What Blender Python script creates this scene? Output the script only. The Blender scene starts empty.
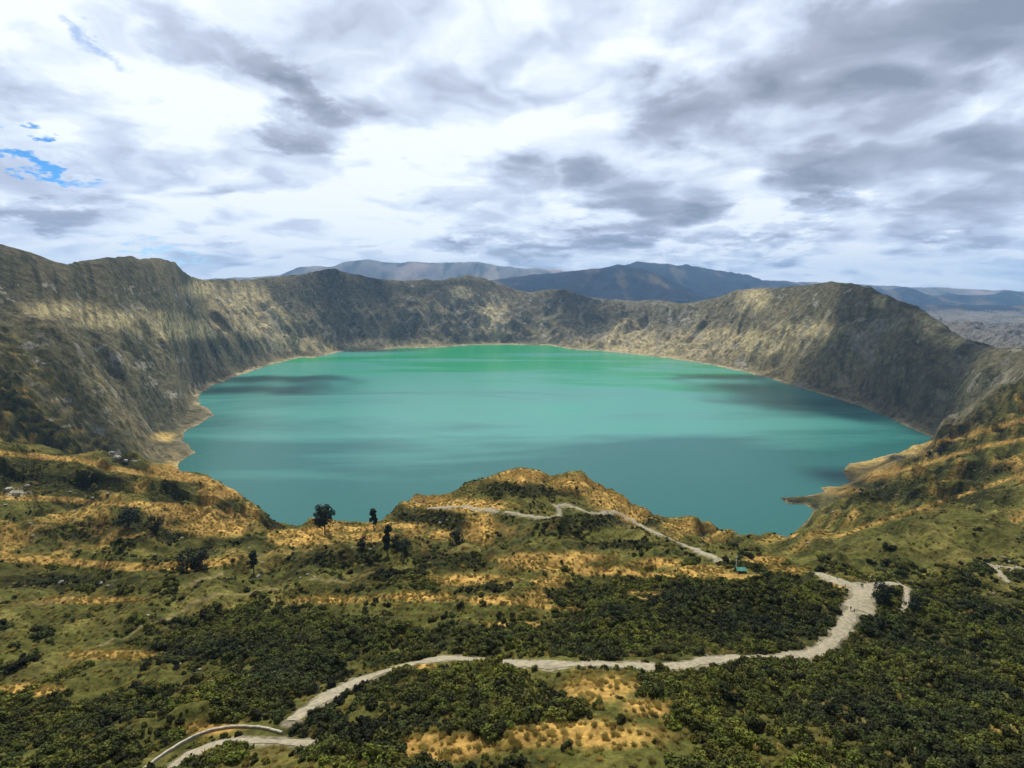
import bpy, math, random
import numpy as np
random.seed(7); rng=np.random.default_rng(11)
R=math.radians
scene=bpy.context.scene; col=scene.collection
LAKE=-350.0; F=550.0; P=R(9.5); CP,SP=math.cos(P),math.sin(P)
# ---------------------------------------------------------------- helpers
def tt(py): return -np.tan(P+np.arctan((np.asarray(py,float)-384)/F))       # height / distance seen at a row
def uu(px,t): return (np.asarray(px,float)-512)/F*(CP-np.asarray(t)*SP)
_perm=rng.permutation(4096); _perm=np.concatenate([_perm,_perm,_perm])
_ga=rng.uniform(0,2*math.pi,4096); _gx,_gy=np.cos(_ga).astype(np.float32),np.sin(_ga).astype(np.float32)
def noise(x,y):
    xi=np.floor(x); yi=np.floor(y); fx=(x-xi).astype(np.float32); fy=(y-yi).astype(np.float32)
    xi=xi.astype(np.int64)&4095; yi=yi.astype(np.int64)&4095
    u=fx*fx*fx*(fx*(fx*6-15)+10); v=fy*fy*fy*(fy*(fy*6-15)+10)
    def g(ix,iy,dx,dy):
        h=_perm[_perm[ix&4095]+(iy&4095)]
        return _gx[h]*dx+_gy[h]*dy
    a=g(xi,yi,fx,fy); b=g(xi+1,yi,fx-1,fy); c=g(xi,yi+1,fx,fy-1); d=g(xi+1,yi+1,fx-1,fy-1)
    return (a+(b-a)*u+((c+(d-c)*u)-(a+(b-a)*u))*v)*1.5
def fbm(x,y,o=4,g=.5,l=2.03):
    s=0;a=1;n=0
    for i in range(o):
        s=s+a*noise(x+17.3*i,y-9.1*i); n+=a; a*=g; x=x*l; y=y*l
    return s/n
def ridged(x,y,o=4):
    s=0;a=1;n=0
    for i in range(o):
        s=s+a*(1-2*np.abs(noise(x+31*i,y+11*i))); n+=a; a*=.5; x=x*2.1; y=y*2.1
    return s/n
def sstep(a,b,x):
    t=np.clip((x-a)/(b-a),0,1); return t*t*(3-2*t)
# ---------------------------------------------------------------- grid
uc=np.linspace(-1.1,1.1,1180)
side=1.1+np.cumsum(np.geomspace(.004,.12,48)); ucols=np.concatenate([-side[::-1],uc,side])
def seg(a,b,n): return np.geomspace(a,b,n,endpoint=False)
drows=np.concatenate([seg(12,60,70),seg(60,260,470),seg(260,800,430),seg(800,1500,190),seg(1500,4700,400),seg(4700,19000,220),[19000]])
NU,ND=len(ucols),len(drows)
# feature lines, near to far: (px, py, distance) or (px, py, distance, explicit height)
def row(pts,sig=3):
    px=np.array([p[0] for p in pts],float); py=np.array([p[1] for p in pts],float); d=np.array([p[2] for p in pts],float)
    t=tt(py); u=uu(px,t); z=np.array([p[3] if len(p)>3 else t[i]*d[i] for i,p in enumerate(pts)])
    o=np.argsort(u); dd=np.interp(ucols,u[o],d[o]); zz=np.interp(ucols,u[o],z[o]/d[o])
    k=np.exp(-.5*(np.arange(-12,13)/sig)**2); k/=k.sum()
    f=lambda a:np.convolve(np.pad(a,12,mode='edge'),k,'valid')
    dd,zz=f(dd),f(zz); return dd,zz*dd
def flat(d,z): return np.full(NU,float(d)),np.full(NU,float(z))
CREST=[(0,453,520),(60,458,560),(120,468,620),(180,474,700),(205,479,690),(222,487,660),(240,499,620),(256,514,560),(270,527,500),(285,531,480),(300,531,465),(325,528,450),(345,527,440),(370,526,430),(395,515,430),(415,503,430),(450,498,430),(475,488,440),(500,478,450),(520,472,455),(538,474,455),(550,480,450),(570,477,455),(583,477,460),(592,486,460),(615,497,460),(640,513,460),(665,524,460),(685,524,480),(703,528,500),(712,536,520),(730,543,580),(750,546,660),(770,547.5,718),(783,545,728),(792,530,775),(803,517,830),(815,505,880),(826,494,930),(848,482,985),(850,470,1050),(880,459,1130),(910,450,1200),(935,441,1275),(960,425,1250),(990,405,1150),(1024,385,1050),(1150,370,950)]
RIM=[(-150,245,1100),(0,250,1300),(30,255,1350),(50,262,1400),(68,269,1450),(80,263,1600),(105,260,1700),(130,260,1900),(160,262,2150),(175,266,2300),(188,277,2500),(205,283,2800),(250,280,3200),(280,277,3400),(300,276,3500),(320,271,3650),(335,269,3700),(350,274,3800),(375,279,3900),(400,281,4000),(440,281,4100),(468,275,4200),(485,279,4230),(500,284,4250),(515,290,4300),(530,293,4300),(550,290,4300),(565,291,4250),(585,297,4200),(605,300,4150),(625,301,4100),(640,302,4050),(658,300,3950),(680,304,3800),(700,302,3600),(720,297,3350),(735,291,3200),(750,289,3050),(770,290,2850),(790,289,2700),(810,287,2500),(830,284,2350),(850,287,2250),(868,289,2150),(880,296,2050),(900,303,1900),(925,316,1750),(950,333,1600),(965,344,1500),(975,349,1430),(1000,351,1350),(1024,351,1300),(1150,345,1200)]
SHORE_FAR=[(0,405,800),(60,415,900),(120,430,1080),(160,440,1230),(183,437,1306),(199,400,1790),(215,385,2080),(240,375,2315),(300,358,2940),(345,351,3290),(400,348,3470),(470,345,3674),(550,345,3674),(600,350,3360),(650,355,3080),(700,363,2740),(750,373,2370),(800,388,1985),(850,403,1715),(890,420,1490),(920,432,1355),(937,436,1320),(960,405,1330),(1000,390,1210),(1024,375,1120),(1150,360,1020)]
def lk(rows): # the shoreline points lie on the lake plane exactly
    o=[]
    for r in rows:
        o.append((r[0],r[1],LAKE/tt(r[1])) if 180<r[0]<940 else r)
    return o
SHORE_FAR=lk(SHORE_FAR)
CREST=[(p[0],p[1],LAKE/tt(p[1])) if 765<p[0]<940 else p for p in CREST]
K=[]
K.append(flat(12,-15)); K.append(flat(40,-48))
K.append(row([(-200,768,92),(0,768,92),(300,768,84),(600,768,76),(1024,768,78)]))
K.append(row([(-200,700,130),(0,700,130),(300,700,118),(600,700,108),(800,700,112),(1024,700,118)]))
K.append(row([(-200,650,170),(0,650,170),(250,650,160),(450,650,146),(700,650,142),(850,650,152),(1024,650,160)]))
K.append(row([(-200,600,230),(0,600,230),(250,600,215),(450,600,195),(700,600,185),(850,600,190),(1024,600,210)]))
K.append(row([(-200,560,290),(0,560,290),(250,565,270),(450,565,250),(600,566,235),(770,566,235),(850,566,235),(1024,560,255)]))
K.append(row([(-200,505,380),(0,505,390),(100,512,400),(200,530,400),(270,550,380),(325,545,355),(420,528,350),(480,515,360),(520,505,360),(600,522,360),(690,547,370),(740,554,440),(775,556,480),(810,540,470),(850,520,480),(900,505,500),(1024,480,480),(1150,470,460)]))
CREST=[(p[0],p[1]+(4 if 385<p[0]<600 else 3),p[2]) if 290<p[0]<725 else p for p in CREST]
kc=row(CREST,2); K.append(kc)
# behind the near crest: down to the hidden near shore (or a shallow valley at the sides)
dc,zc=kc; lo_d=dc+np.maximum(zc-LAKE,10)*1.15+12; lo_z=np.full(NU,LAKE-2.)
uL=uu(180,-.335); uR=uu(937,-.27)
sideL=sstep(uL-.01,uL-.35,ucols); 
lo_z=np.where(ucols<uL,LAKE+sstep(uL,uL-.38,ucols)*150,lo_z); lo_d=np.where(ucols<uL,np.minimum(lo_d,dc+110),lo_d)
wR=sstep(uR-.005,uR+.03,ucols); lo_z=lo_z*(1-wR)+(zc-4)*wR; lo_d=lo_d*(1-wR)+(dc+25)*wR
K.append((lo_d,lo_z))
sd_,sz_=row(SHORE_FAR,2); 
sd_=np.maximum(sd_,lo_d+30)
K.append((sd_,sz_))
rd,rz=row(RIM,1.6)
md=sd_+(rd-sd_)*.5; 
K.append((md,sz_+(rz-sz_)*.44))
K.append((rd,rz))
K.append((rd*1.08+20,rz-70)); 
e=np.maximum(rd*1.45,2600.); K.append((e,np.minimum(rz-160,-300)))
K.append(flat(6000,-330))
K.append(row([(-200,290,8000),(330,292,8000),(430,286,8000),(500,280,8000),(540,274,8000),(580,271.5,8000),(605,268,8000),(622,265.5,8000),(640,269,8000),(660,276,8000),(680,285,8000),(700,293,8000),(730,300,8000),(800,308,8000),(1024,309,8000)],3))
K.append(flat(9300,-330))
K.append(row([(-200,290,11300),(480,285,11300),(560,276,11300),(610,268,11300),(640,264,11300),(665,266,11300),(698,267.5,11300),(720,273,11300),(750,278,11300),(780,283,11300),(820,286,11300),(860,290,11300),(885,291,11300),(900,289,11300),(912,290,11300),(930,296,11300),(965,297,11300),(990,296.5,11300),(1005,292,11300),(1024,296,11300),(1100,296,11300)],3))
K.append(flat(12800,-300))
K.append(row([(-200,280,15000),(100,285,15000),(280,276,15000),(298,268,15000),(320,267,15000),(332,268,15000),(347,262,15000),(368,260,15000),(385,263,15000),(400,264,15000),(418,262,15000),(440,264,15000),(455,263,15000),(478,263,15000),(500,267,15000),(520,268,15000),(545,270,15000),(570,272,15000),(640,276,15000),(1024,292,15000)],2))
K.append(flat(19000,-900))
KD=np.array([k[0] for k in K]); KZ=np.array([k[1] for k in K])
for i in range(1,len(KD)): KD[i]=np.maximum(KD[i],KD[i-1]+6)
def pchip(x,y,q):
    h=np.diff(x); s=np.diff(y)/h; m=np.zeros_like(y)
    w1=2*h[1:]+h[:-1]; w2=h[1:]+2*h[:-1]
    with np.errstate(all='ignore'): mm=(w1+w2)/(w1/s[:-1]+w2/s[1:])
    m[1:-1]=np.where(s[:-1]*s[1:]>0,mm,0); m[0]=s[0]; m[-1]=s[-1]; m=np.nan_to_num(m)
    i=np.clip(np.searchsorted(x,q)-1,0,len(x)-2); t=(q-x[i])/h[i]
    return y[i]*(1+2*t)*(1-t)**2+h[i]*m[i]*t*(1-t)**2+y[i+1]*t*t*(3-2*t)+h[i]*m[i+1]*t*t*(t-1)
Z=np.empty((NU,ND))
for j in range(NU): Z[j]=pchip(KD[:,j],KZ[:,j],drows)
U2,D2=np.meshgrid(ucols,drows,indexing='ij'); X=(U2*D2); Y=D2
# ---------------------------------------------------------------- lake outline (world)
def lp(px,py,ry=0):
    t=tt(py); d=LAKE/t; return (float(uu(px,t)*d),float(d))
vis=[(207,482),(192,476),(176,470),(178,462),(197,452),(180,440),(186,431),(214,416),(212,411),(196,401),(197,396),(213,386),(240,375),(270,365),(300,357.5),(312,358),(330,354),(345,351),(372,351.5),(400,348),(440,347.5),(470,345),(510,344.6),(550,345.5),(575,350),(600,351),(650,356),(700,363),(750,373),(800,388),(850,403),(885,416),(900,424),(920,432),(935,440),(915,448),(880,457.5),(862,461),(850,464),(846,472),(848,482),(838,486),(820,487.5),(826,492),(806,496),(781,498.5),(788,504),(806,505),(815,510),(810,518),(800,526),(793,533),(790,541),(780,546.5),(768,547.5)]
poly=[lp(*p) for p in vis]
hid=[]
for px in range(740,215,-25):
    u=uu(px,-.45); j=int(np.argmin(abs(ucols-u))); d=min(KD[9,j],1000); hid.append((u*d,d-6))
poly=poly+hid; PO=np.array(poly)
def sdist(px,py):
    best=np.full(px.shape,1e12); ins=np.zeros(px.shape,bool); n=len(PO)
    for i in range(n):
        a=PO[i]; b=PO[(i+1)%n]; e=b-a; wx=px-a[0]; wy=py-a[1]
        h=np.clip((wx*e[0]+wy*e[1])/(e@e),0,1); dx=wx-e[0]*h; dy=wy-e[1]*h
        best=np.minimum(best,dx*dx+dy*dy)
        c=((a[1]>py)!=(b[1]>py))&(px<(b[0]-a[0])*(py-a[1])/((b[1]-a[1]) or 1e-9)+a[0]); ins^=c
    return np.where(ins,-1,1)*np.sqrt(best)
SD=np.full(Z.shape,3000.)
r0,r1=np.searchsorted(drows,450),np.searchsorted(drows,5200); c0,c1=np.searchsorted(ucols,-1.1),np.searchsorted(ucols,1.1)
SD[c0:c1,r0:r1]=sdist(X[c0:c1,r0:r1],Y[c0:c1,r0:r1])
SD+=np.where(abs(SD)<400,1,0)*(noise(X/90,Y/90)*12+noise(X/38,Y/38)*8+noise(X/14,Y/14)*4)*np.clip(Y/2500,.25,1)
# projection of every grid vertex (used only to look the coverage maps up)
def proj(x,y,z):
    dep=y*CP-z*SP; return 512+F*x/dep, 384+F*(-z*CP-y*SP)/dep
# ---------------------------------------------------------------- relief
far=sstep(700,1150,Y)
cx,cy=0.,2150.; th=np.arctan2(X-cx,Y-cy); rr=np.hypot(X-cx,Y-cy)
wall=sstep(10,110,SD)*(1-sstep(4600,6000,Y))
arc=th*1150
wx_=noise(X/420+5,Y/420)*150+fbm(X/120,Y/120,3)*60
g1=ridged((arc+wx_)/235,rr/700+3,3); g2=ridged((arc+wx_*1.1)/95+40,rr/210+9,3)
fine=fbm(X/60,Y/60,4)
rimp=np.maximum(sstep(-130,-15,Z),np.exp(-((D2-rd[:,None])/(.055*rd[:,None]))**2)); rimw=1-np.where((X<-900)|(X>850),.80,.72)*rimp*(Y>1000)
Z0=Z.copy()
g0=ridged((arc+wx_*1.5)/560+11,rr/2600+5,2); midw=np.exp(-((Z+190)/150)**2)
midw=midw*(1-rimp); Z+=wall*far*((g0-.25)*75*midw+midw*fbm(X/330+8,Y/330,3)*55)
Z+=wall*far*rimw*((g1-.2)*38+(g2-.2)*13+fine*34+fbm(X/190,Y/190,3)*36)
# the plain outside and the far ranges
out=sstep(4700,6500,Y)+ (1-sstep(4700,6500,Y))*np.clip(sstep(0,1,(Y-rd[:,None]*1.2)/900),0,1)
rg=ridged(X/900+2,Y/1500,4); Z+=out*(rg-.3)*np.where(Z<-150,120,22)*sstep(2200,3500,Y)+out*np.where(Z>-200,1,0)*((ridged(X/750+3,Y/900,4)-.25)*85*(1-.75*np.exp(-(np.abs(Y-8000)/500)**2)))*sstep(5000,6500,Y)*(1-sstep(13500,15500,Y)*.6)
# foreground hummocks, gullies and terraces
near=1-sstep(800,1100,Y)
shw=sstep(0,160,SD)
keepcrest=1-.93*np.exp(-((D2-kc[0][:,None])/40)**2)
amp=near*shw*keepcrest*sstep(30,80,Y)*(1-.93*np.exp(-((U2-.47)/.10)**2)*sstep(320,430,Y))
Zs0=Z.copy()
Z+=(fbm(X/70+3,Y/70,4,.5)*.040*D2+(ridged(X/105+2.3,Y/150+4,3)-.3)*.052*D2*sstep(150,260,Y))*amp
stepm=near*sstep(240,330,Y)*sstep(.08,.26,np.abs(U2-.02))
zz=(Zs0+noise(X/120,Y/120)*7+noise(X/40,Y/40)*2)/(7.5+.010*D2); fr=zz-np.floor(zz); step=(sstep(.35,.75,fr)-fr)*8.5*stepm*shw
detail=(fbm(X/30+13,Y/30,4,.55)*5.6+fbm(X/11,Y/11,3)*np.clip(D2*.007,0,2.2)+(ridged(X/48+7,Y/60,4)-.3)*.020*D2)*amp+step
Zfull=Z+detail
# ---------------------------------------------------------------- shoreline
inside=SD<0
w=sstep(0,80,SD)
Zl=LAKE+.4+np.minimum(np.maximum(SD,0)*.22,6)
Z=np.where(inside,LAKE-.4+np.maximum(SD*.3,-40),np.where(SD<400,np.maximum(Zl+(np.maximum(Z,LAKE)-LAKE)*w,Zl),Z))
def shore(Zi): return np.where(inside,LAKE-.4+np.maximum(SD*.3,-40),np.where(SD<400,np.maximum(Zl+(np.maximum(Zi,LAKE)-LAKE)*w,Zl),Zi))
Zfull=shore(Zfull)
# headland rocks raise
PX,PY=proj(X,Y,Z)
# ---------------------------------------------------------------- pixel -> ground
def ground(px,py):
    t=float(tt(py)); u=float(uu(px,t)); a=np.interp(u,ucols,np.arange(NU)); j=int(a); f=a-j
    zc=Z[j]*(1-f)+Z[min(j+1,NU-1)]*f; s=np.where(zc/drows>=t)[0]; s=s[s>90]
    k=s[0] if len(s) else ND-1
    k=max(k,1); a0=zc[k-1]/drows[k-1]-t; a1=zc[k]/drows[k]-t; h=0 if a1==a0 else -a0/(a1-a0); h=min(max(h,0),1)
    d=drows[k-1]+(drows[k]-drows[k-1])*h
    return u*d,d
def hz(x,y):
    x=np.asarray(x,float); y=np.asarray(y,float)
    a=np.interp(x/y,ucols,np.arange(NU)); b=np.interp(y,drows,np.arange(ND))
    i=np.minimum(a.astype(int),NU-2); k=np.minimum(b.astype(int),ND-2); f=a-i; g=b-k
    return Z[i,k]*(1-f)*(1-g)+Z[i+1,k]*f*(1-g)+Z[i,k+1]*(1-f)*g+Z[i+1,k+1]*f*g
# ---------------------------------------------------------------- paths
PATHS={ # (name,label): points (px,py) and width in metres
 'main':([(292,721),(300,714),(318,702),(340,690),(368,677),(400,667),(425,661),(450,658),(480,661),(520,664),(560,665),(600,664),(640,667),(680,667),(705,661),(740,658),(780,658),(815,654),(835,640),(846,624),(852,610),(858,598),(862,590)],4.6),
 'plaza':([(816,573),(830,578),(846,585),(862,588),(880,585),(893,583)],5.0),
 'stem':([(862,588),(863,600),(858,610)],9.0),
 'loop':([(868,577),(884,577),(896,581),(906,587),(907,600),(901,613)],1.8),
 'low':([(312,744),(285,742),(250,741),(222,741),(200,749),(182,760),(165,774)],2.8),
 'knoll':([(505,512),(530,516),(548,519),(559,516),(560,509),(553,505),(570,505),(585,512),(600,514),(617,512),(630,519),(643,527),(658,534),(675,541),(690,547),(703,553),(718,560)],2.6),
 'knollb':([(430,508),(455,507),(475,509),(496,511)],3.0),
 'switch':([(990,565),(1008,567),(1030,570)],2.5),'switchb':([(992,566),(1001,574),(1008,583)],2.0),
 'left':([(85,650),(140,630),(190,609),(215,600),(280,592),(340,584),(400,575)],.9),
 'leftb':([(0,605),(40,604),(80,600)],.9),'leftc':([(150,597),(200,584),(222,572)],.9),
}
def resample(P_,step):
    P_=np.array(P_); s=np.concatenate([[0],np.cumsum(np.hypot(*np.diff(P_,axis=0).T))]); n=max(int(s[-1]/step),3)
    q=np.linspace(0,s[-1],n); x=np.interp(q,s,P_[:,0]); y=np.interp(q,s,P_[:,1])
    k=np.ones(5)/5; xs=np.convolve(np.pad(x,2,mode='edge'),k,'valid'); ys=np.convolve(np.pad(y,2,mode='edge'),k,'valid')
    xs[0],ys[0],xs[-1],ys[-1]=x[0],y[0],x[-1],y[-1]; return np.stack([xs,ys],1)
WP={}
for n_,(pts,w_) in PATHS.items():
    dens=[]
    for a,b in zip(pts[:-1],pts[1:]):
        for q in np.linspace(0,1,4,endpoint=False): dens.append(ground(a[0]+(b[0]-a[0])*q,a[1]+(b[1]-a[1])*q))
    dens.append(ground(*pts[-1])); 
    # drop jumps over hidden ground
    q=[dens[0]]
    for d_ in dens[1:]:
        if math.hypot(d_[0]-q[-1][0],d_[1]-q[-1][1])<150: q.append(d_)
    WP[n_]=(resample(q,1.5),w_)
def pathdist(x,y,names=None):
    best=np.full(np.shape(x),1e9)
    for n_,(pl,w_) in WP.items():
        if names and n_ not in names: continue
        sel=pl[::2]
        lo=sel.min(0)-30; hi=sel.max(0)+30
        m=(x>lo[0])&(x<hi[0])&(y>lo[1])&(y<hi[1])
        if not m.any(): continue
        xm,ym=x[m],y[m]; b=np.full(xm.shape,1e9)
        for a,c in zip(sel[:-1],sel[1:]):
            e=c-a; L=e@e or 1e-9; h=np.clip(((xm-a[0])*e[0]+(ym-a[1])*e[1])/L,0,1)
            b=np.minimum(b,np.hypot(xm-a[0]-e[0]*h,ym-a[1]-e[1]*h)-w_/2)
        best[m]=np.minimum(best[m],b)
    return best
# level the ground where the made paths run
WPR=dict(WP)
for n_,w_ in (('left',2.4),('leftb',2.4),('leftc',2.4),('knoll',4.5),('knollb',4.5)): WP[n_]=(WP[n_][0],w_)
WP['wall']=(resample([ground(*p) for p in [(143,771),(158,759),(175,748),(192,738),(207,732),(222,729),(240,727),(258,728),(272,731),(282,734)]],1.),4.)
WP['hut']=(resample([ground(734,576),ground(740,575),ground(748,575)],1.),9.)
iv=np.where((Y>60)&(Y<620)&(np.abs(U2)<1.1))
pd=np.full(Z.shape,1e9); pd[iv]=pathdist(X[iv],Y[iv])
madep=np.full(Z.shape,1e9); madep[iv]=pathdist(X[iv],Y[iv],['main','plaza','stem','loop','low','switch','switchb','knoll','knollb','wall','hut'])
Z=Z+(Zfull-Z)*sstep(.3,1,madep/np.where(Y>330,24,9)); PX,PY=proj(X,Y,Z)
HP=WP; WP=WPR
for n_ in ('left','leftb','leftc'): WP[n_]=(WP[n_][0],.7)
pdp=np.full(Z.shape,1e9); pdp[iv]=pathdist(X[iv],Y[iv],['main','plaza','stem','loop','low','switch','switchb','knoll','knollb'])
pdl=np.full(Z.shape,1e9); pdl[iv]=pathdist(X[iv],Y[iv],['left','leftb','leftc'])
# ---------------------------------------------------------------- ground cover maps
def blob(cx_,cy_,rx,ry,soft=.5,jit=1.):
    q=np.hypot((PX-cx_)/rx,(PY-cy_)/ry)+NJ*jit*.45
    return 1-sstep(1-soft,1+soft*.6,q)
def line(pts,wid,soft=1.2):
    b=np.full(Z.shape,1e9)
    for a,c in zip(pts[:-1],pts[1:]):
        ex,ey=c[0]-a[0],c[1]-a[1]; L=ex*ex+ey*ey; h=np.clip(((PX-a[0])*ex+(PY-a[1])*ey)/L,0,1)
        b=np.minimum(b,np.hypot(PX-a[0]-ex*h,PY-a[1]-ey*h))
    return 1-sstep(wid*.5,wid*.5+soft,b+NJ*1.5)
sc_=np.clip(D2*.045,4,120)
XS,YS=X+Z*.9*far,Y-Z*1.1*far
NJ=np.where(Y<350,fbm(X/9,Y/9,4),np.where(Y<900,fbm(X/20+4,Y/20,4),fbm(XS/60,YS/60,5)))
n_big=fbm(XS/110+9,YS/110,4); n_mid=fbm(XS/26+1,YS/26,4); n_sm=fbm(X/6,Y/6,3)
g_big=fbm(X/420+31,Y/420,4)
och=np.zeros(Z.shape)
for b in [(520,475,34,9),(575,483,30,9),(612,500,24,10),(635,515,20,8),(430,502,24,7),(470,506,40,7),(480,527,17,17),(445,535,18,5),(313,534,24,6),(300,542,30,5),(370,537,32,5),(412,527,12,4),(521,474,14,5),(575,480,20,5),(600,493,25,4),(560,558,62,6),(545,566,40,6),(600,571,40,5),(552,583,20,9),(535,597,16,8),(690,527,20,7),(765,561,22,5),(785,571,22,5),(601,688,36,15),(645,708,26,10),(425,668,12,7),(575,735,90,14),(430,752,40,14),(470,580,44,6),(500,600,34,5),(655,563,30,5),(700,570,30,5),(838,584,6,4),(1002,735,26,8),(958,612,24,2.5),(215,528,38,9),(190,515,30,6),(225,492,26,7),(872,468,28,13),(835,489,24,6),(905,452,26,5),(800,512,12,6),(210,728,30,9),(90,600,60,4),(330,600,50,4),(115,655,50,5),(30,690,40,6),(640,595,26,4),(420,597,40,5),(520,625,40,3),(175,467,16,6),(163,437,14,5),(445,745,60,12)]:
    och=np.maximum(och,blob(*b))
for l_,w_ in [([(0,557),(60,561),(130,567),(190,566),(235,560)],6.5),([(0,453),(80,460),(110,468),(160,476),(210,482),(235,495)],4),([(0,497),(60,499),(100,503),(160,505),(205,509),(245,518)],4),([(1030,418),(960,437),(900,451),(862,460)],3.5),([(1030,438),(980,447),(935,461),(880,476)],2.2),([(1030,472),(930,505),(835,537)],2),([(150,470),(210,480),(240,497)],5),([(500,560),(640,575),(760,577)],4),([(270,535),(330,530),(400,525)],5),([(520,604),(600,612)],3)]:
    och=np.maximum(och,line(l_,w_)*.9)
och=np.maximum(och,near*.42*sstep(.22,.45,n_mid+n_big*.5)*sstep(180,380,Y)*(1-sstep(.30,.5,np.abs(U2-.02)))*(1-sstep(900,1100,Y)))
# terrace treads of dry grass at both sides
tread=sstep(.70,.86,fr)*(1-sstep(.95,1,fr))+sstep(.0,.03,fr)*(1-sstep(.03,.14,fr))
och=np.maximum(och,stepm*tread*sstep(-.15,.25,n_big+n_mid*.6)*.75)
grassy=np.zeros(Z.shape); thick_=np.zeros(Z.shape)
for b in [(120,640,170,52),(60,600,120,30),(260,600,90,22),(330,600,90,20),(440,605,80,18),(930,530,130,32),(990,490,70,40),(860,540,60,22),(120,490,140,18),(560,560,120,24),(250,650,70,18),(560,745,60,12)]: grassy=np.maximum(grassy,blob(*b,.6,1.))
for b in [(90,735,150,36),(250,690,60,20),(420,690,70,30),(480,715,90,36),(700,610,150,34),(850,690,190,44),(930,745,130,40),(960,640,90,30),(330,640,110,16),(560,635,110,16),(900,600,70,20),(350,740,60,24),(600,650,90,8)]: thick_=np.maximum(thick_,blob(*b,.6,1.))
thick_*=1-grassy*.6
riser=sstep(.22,.34,fr)*(1-sstep(.52,.66,fr))*stepm
dark=np.zeros(Z.shape)
for b in [(535,491,55,7),(425,516,38,9),(515,486,36,4),(455,522,20,10),(700,620,150,36),(560,590,30,10),(330,560,50,8),(610,520,60,8),(890,490,55,14),(980,470,50,9),(120,530,90,14),(60,480,70,9),(60,582,80,9),(880,605,18,18),(940,600,50,20),(450,560,40,12),(250,640,140,30),(620,545,40,5)]:
    dark=np.maximum(dark,blob(*b))
# walls: thin dry grass, grey scrub, bare rock and scree
wallm=far
rock=np.zeros(Z.shape)
RN=np.where(Y<900,fbm(X/7+3,Y/7,3),fbm(XS/26+3,YS/26,4)+.3*g2)
RK=[(118,455,12,7),(133,460,7,4),(115,358,22,8),(140,365,20,9),(35,345,18,5),(40,360,8,6),(65,400,16,4),(100,430,8,8),(180,360,10,4),(160,345,20,3),(250,325,16,6),(238,318,10,5),(15,492,20,6),(170,395,14,5),(150,385,10,5),(200,385,7,4),(45,285,4,3),(50,420,6,3),(65,427,7,4),(55,440,5,5),(412,286,4,3),(820,320,3,9),(815,300,3,12),(860,320,14,4),(880,330,12,3),(918,345,3,16),(840,350,10,3),(855,370,4,6),(560,310,2,22),(575,320,12,3),(690,320,14,12),(700,335,12,10),(730,345,12,5),(657,345,5,14),(745,365,16,10),(530,300,4,12),(380,305,5,4),(470,325,6,16),(500,320,10,22),(330,335,16,6),(355,330,12,5),(1010,572,9,5),(670,320,4,20),(645,330,3,18),(600,335,14,6),(280,350,8,4),(775,345,6,10),(800,385,24,4)]
for b in RK: rock=np.maximum(rock,blob(*b,.95,1.2))
scree=sstep(.28,.62,g2*.6+g1*.35+n_mid*.5)*wallm*wall*(1-sstep(-60,40,Z))
rock=np.maximum(rock*1.0,scree*.55*sstep(1200,2200,Y)*sstep(-.3,.2,RN))
rock=np.maximum(rock,near*sstep(.50,.62,fbm(X/9+50,Y/9,3)+.12*n_big)*.8*sstep(240,300,Y))
sun_=np.zeros(Z.shape) # sunlit dry grass faces on the far walls, sunlight painted into the colour
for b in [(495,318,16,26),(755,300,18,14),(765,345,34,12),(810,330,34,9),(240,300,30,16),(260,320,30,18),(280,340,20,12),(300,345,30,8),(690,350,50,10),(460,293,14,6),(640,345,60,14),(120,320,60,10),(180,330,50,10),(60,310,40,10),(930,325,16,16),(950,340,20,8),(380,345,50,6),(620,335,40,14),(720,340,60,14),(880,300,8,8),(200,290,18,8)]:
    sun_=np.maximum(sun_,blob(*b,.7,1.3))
beach=(1-sstep(9,26,SD+n_mid*22))*sstep(900,2200,Y)*sstep(-.25,.15,n_big+.15)+(1-sstep(3,9,SD+n_mid*7))*(Y<=1600)*.35
# ---------------------------------------------------------------- albedo
def mixc(c,new,m): return c+(np.array(new)-c)*np.clip(m,0,1)[...,None]
C=np.empty(Z.shape+(3,)); C[:]=(.082,.082,.020)
C=mixc(C,(.026,.030,.010),sstep(-.05,.35,n_mid*.6+n_sm*.5+n_big*.4)*near)
C=mixc(C,(.150,.128,.036),sstep(.0,.42,fbm(X/46+70,Y/20,4)+n_sm*.12)*near*.75)
wc=np.empty(Z.shape+(3,)); wc[:]=(.150,.132,.074)
wc=mixc(wc,(.088,.086,.046),sstep(-.1,.35,n_big+fine*.4))
wc=mixc(wc,(.25,.205,.10),sstep(0,.5,g_big*.9+n_mid*.5))
wc=mixc(wc,(.050,.056,.028),sstep(.12,.4,fbm(XS/34+5,YS/34,4)-.02)*.85)
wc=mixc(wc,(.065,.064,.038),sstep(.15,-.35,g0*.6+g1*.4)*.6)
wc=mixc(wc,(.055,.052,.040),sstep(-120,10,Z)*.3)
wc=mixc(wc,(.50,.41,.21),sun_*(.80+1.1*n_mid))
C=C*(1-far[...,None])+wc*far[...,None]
C=mixc(C,(.098,.092,.026),stepm*near*sstep(-.2,.3,n_mid+n_big)*.7)
C=mixc(C,(.022,.026,.009),riser*near*.8)
C=mixc(C,(.018,.021,.008),dark*near*.85)
C=mixc(C,(.42,.255,.07),och*near*(.82+.25*n_sm)*(1-dark*.35))
C=mixc(C,(.50,.36,.12),och*(1-near)*1.1)
streak=sstep(.80,.97,ridged((arc+wx_*.5)/165+3,rr/2500,1))*sstep(-.05,.25,noise(XS/140+5,YS/140+9))*wall*far*(1-rimp)
C=mixc(C,(.33,.29,.20),streak*.8)
ROCK=np.clip(np.maximum(rock*.78,wall*far*(.16+.34*sstep(-.1,.35,n_big+g1*.2))*(Z<20)),0,1)
C=mixc(C,(.46,.37,.21),beach*.85)
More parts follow.
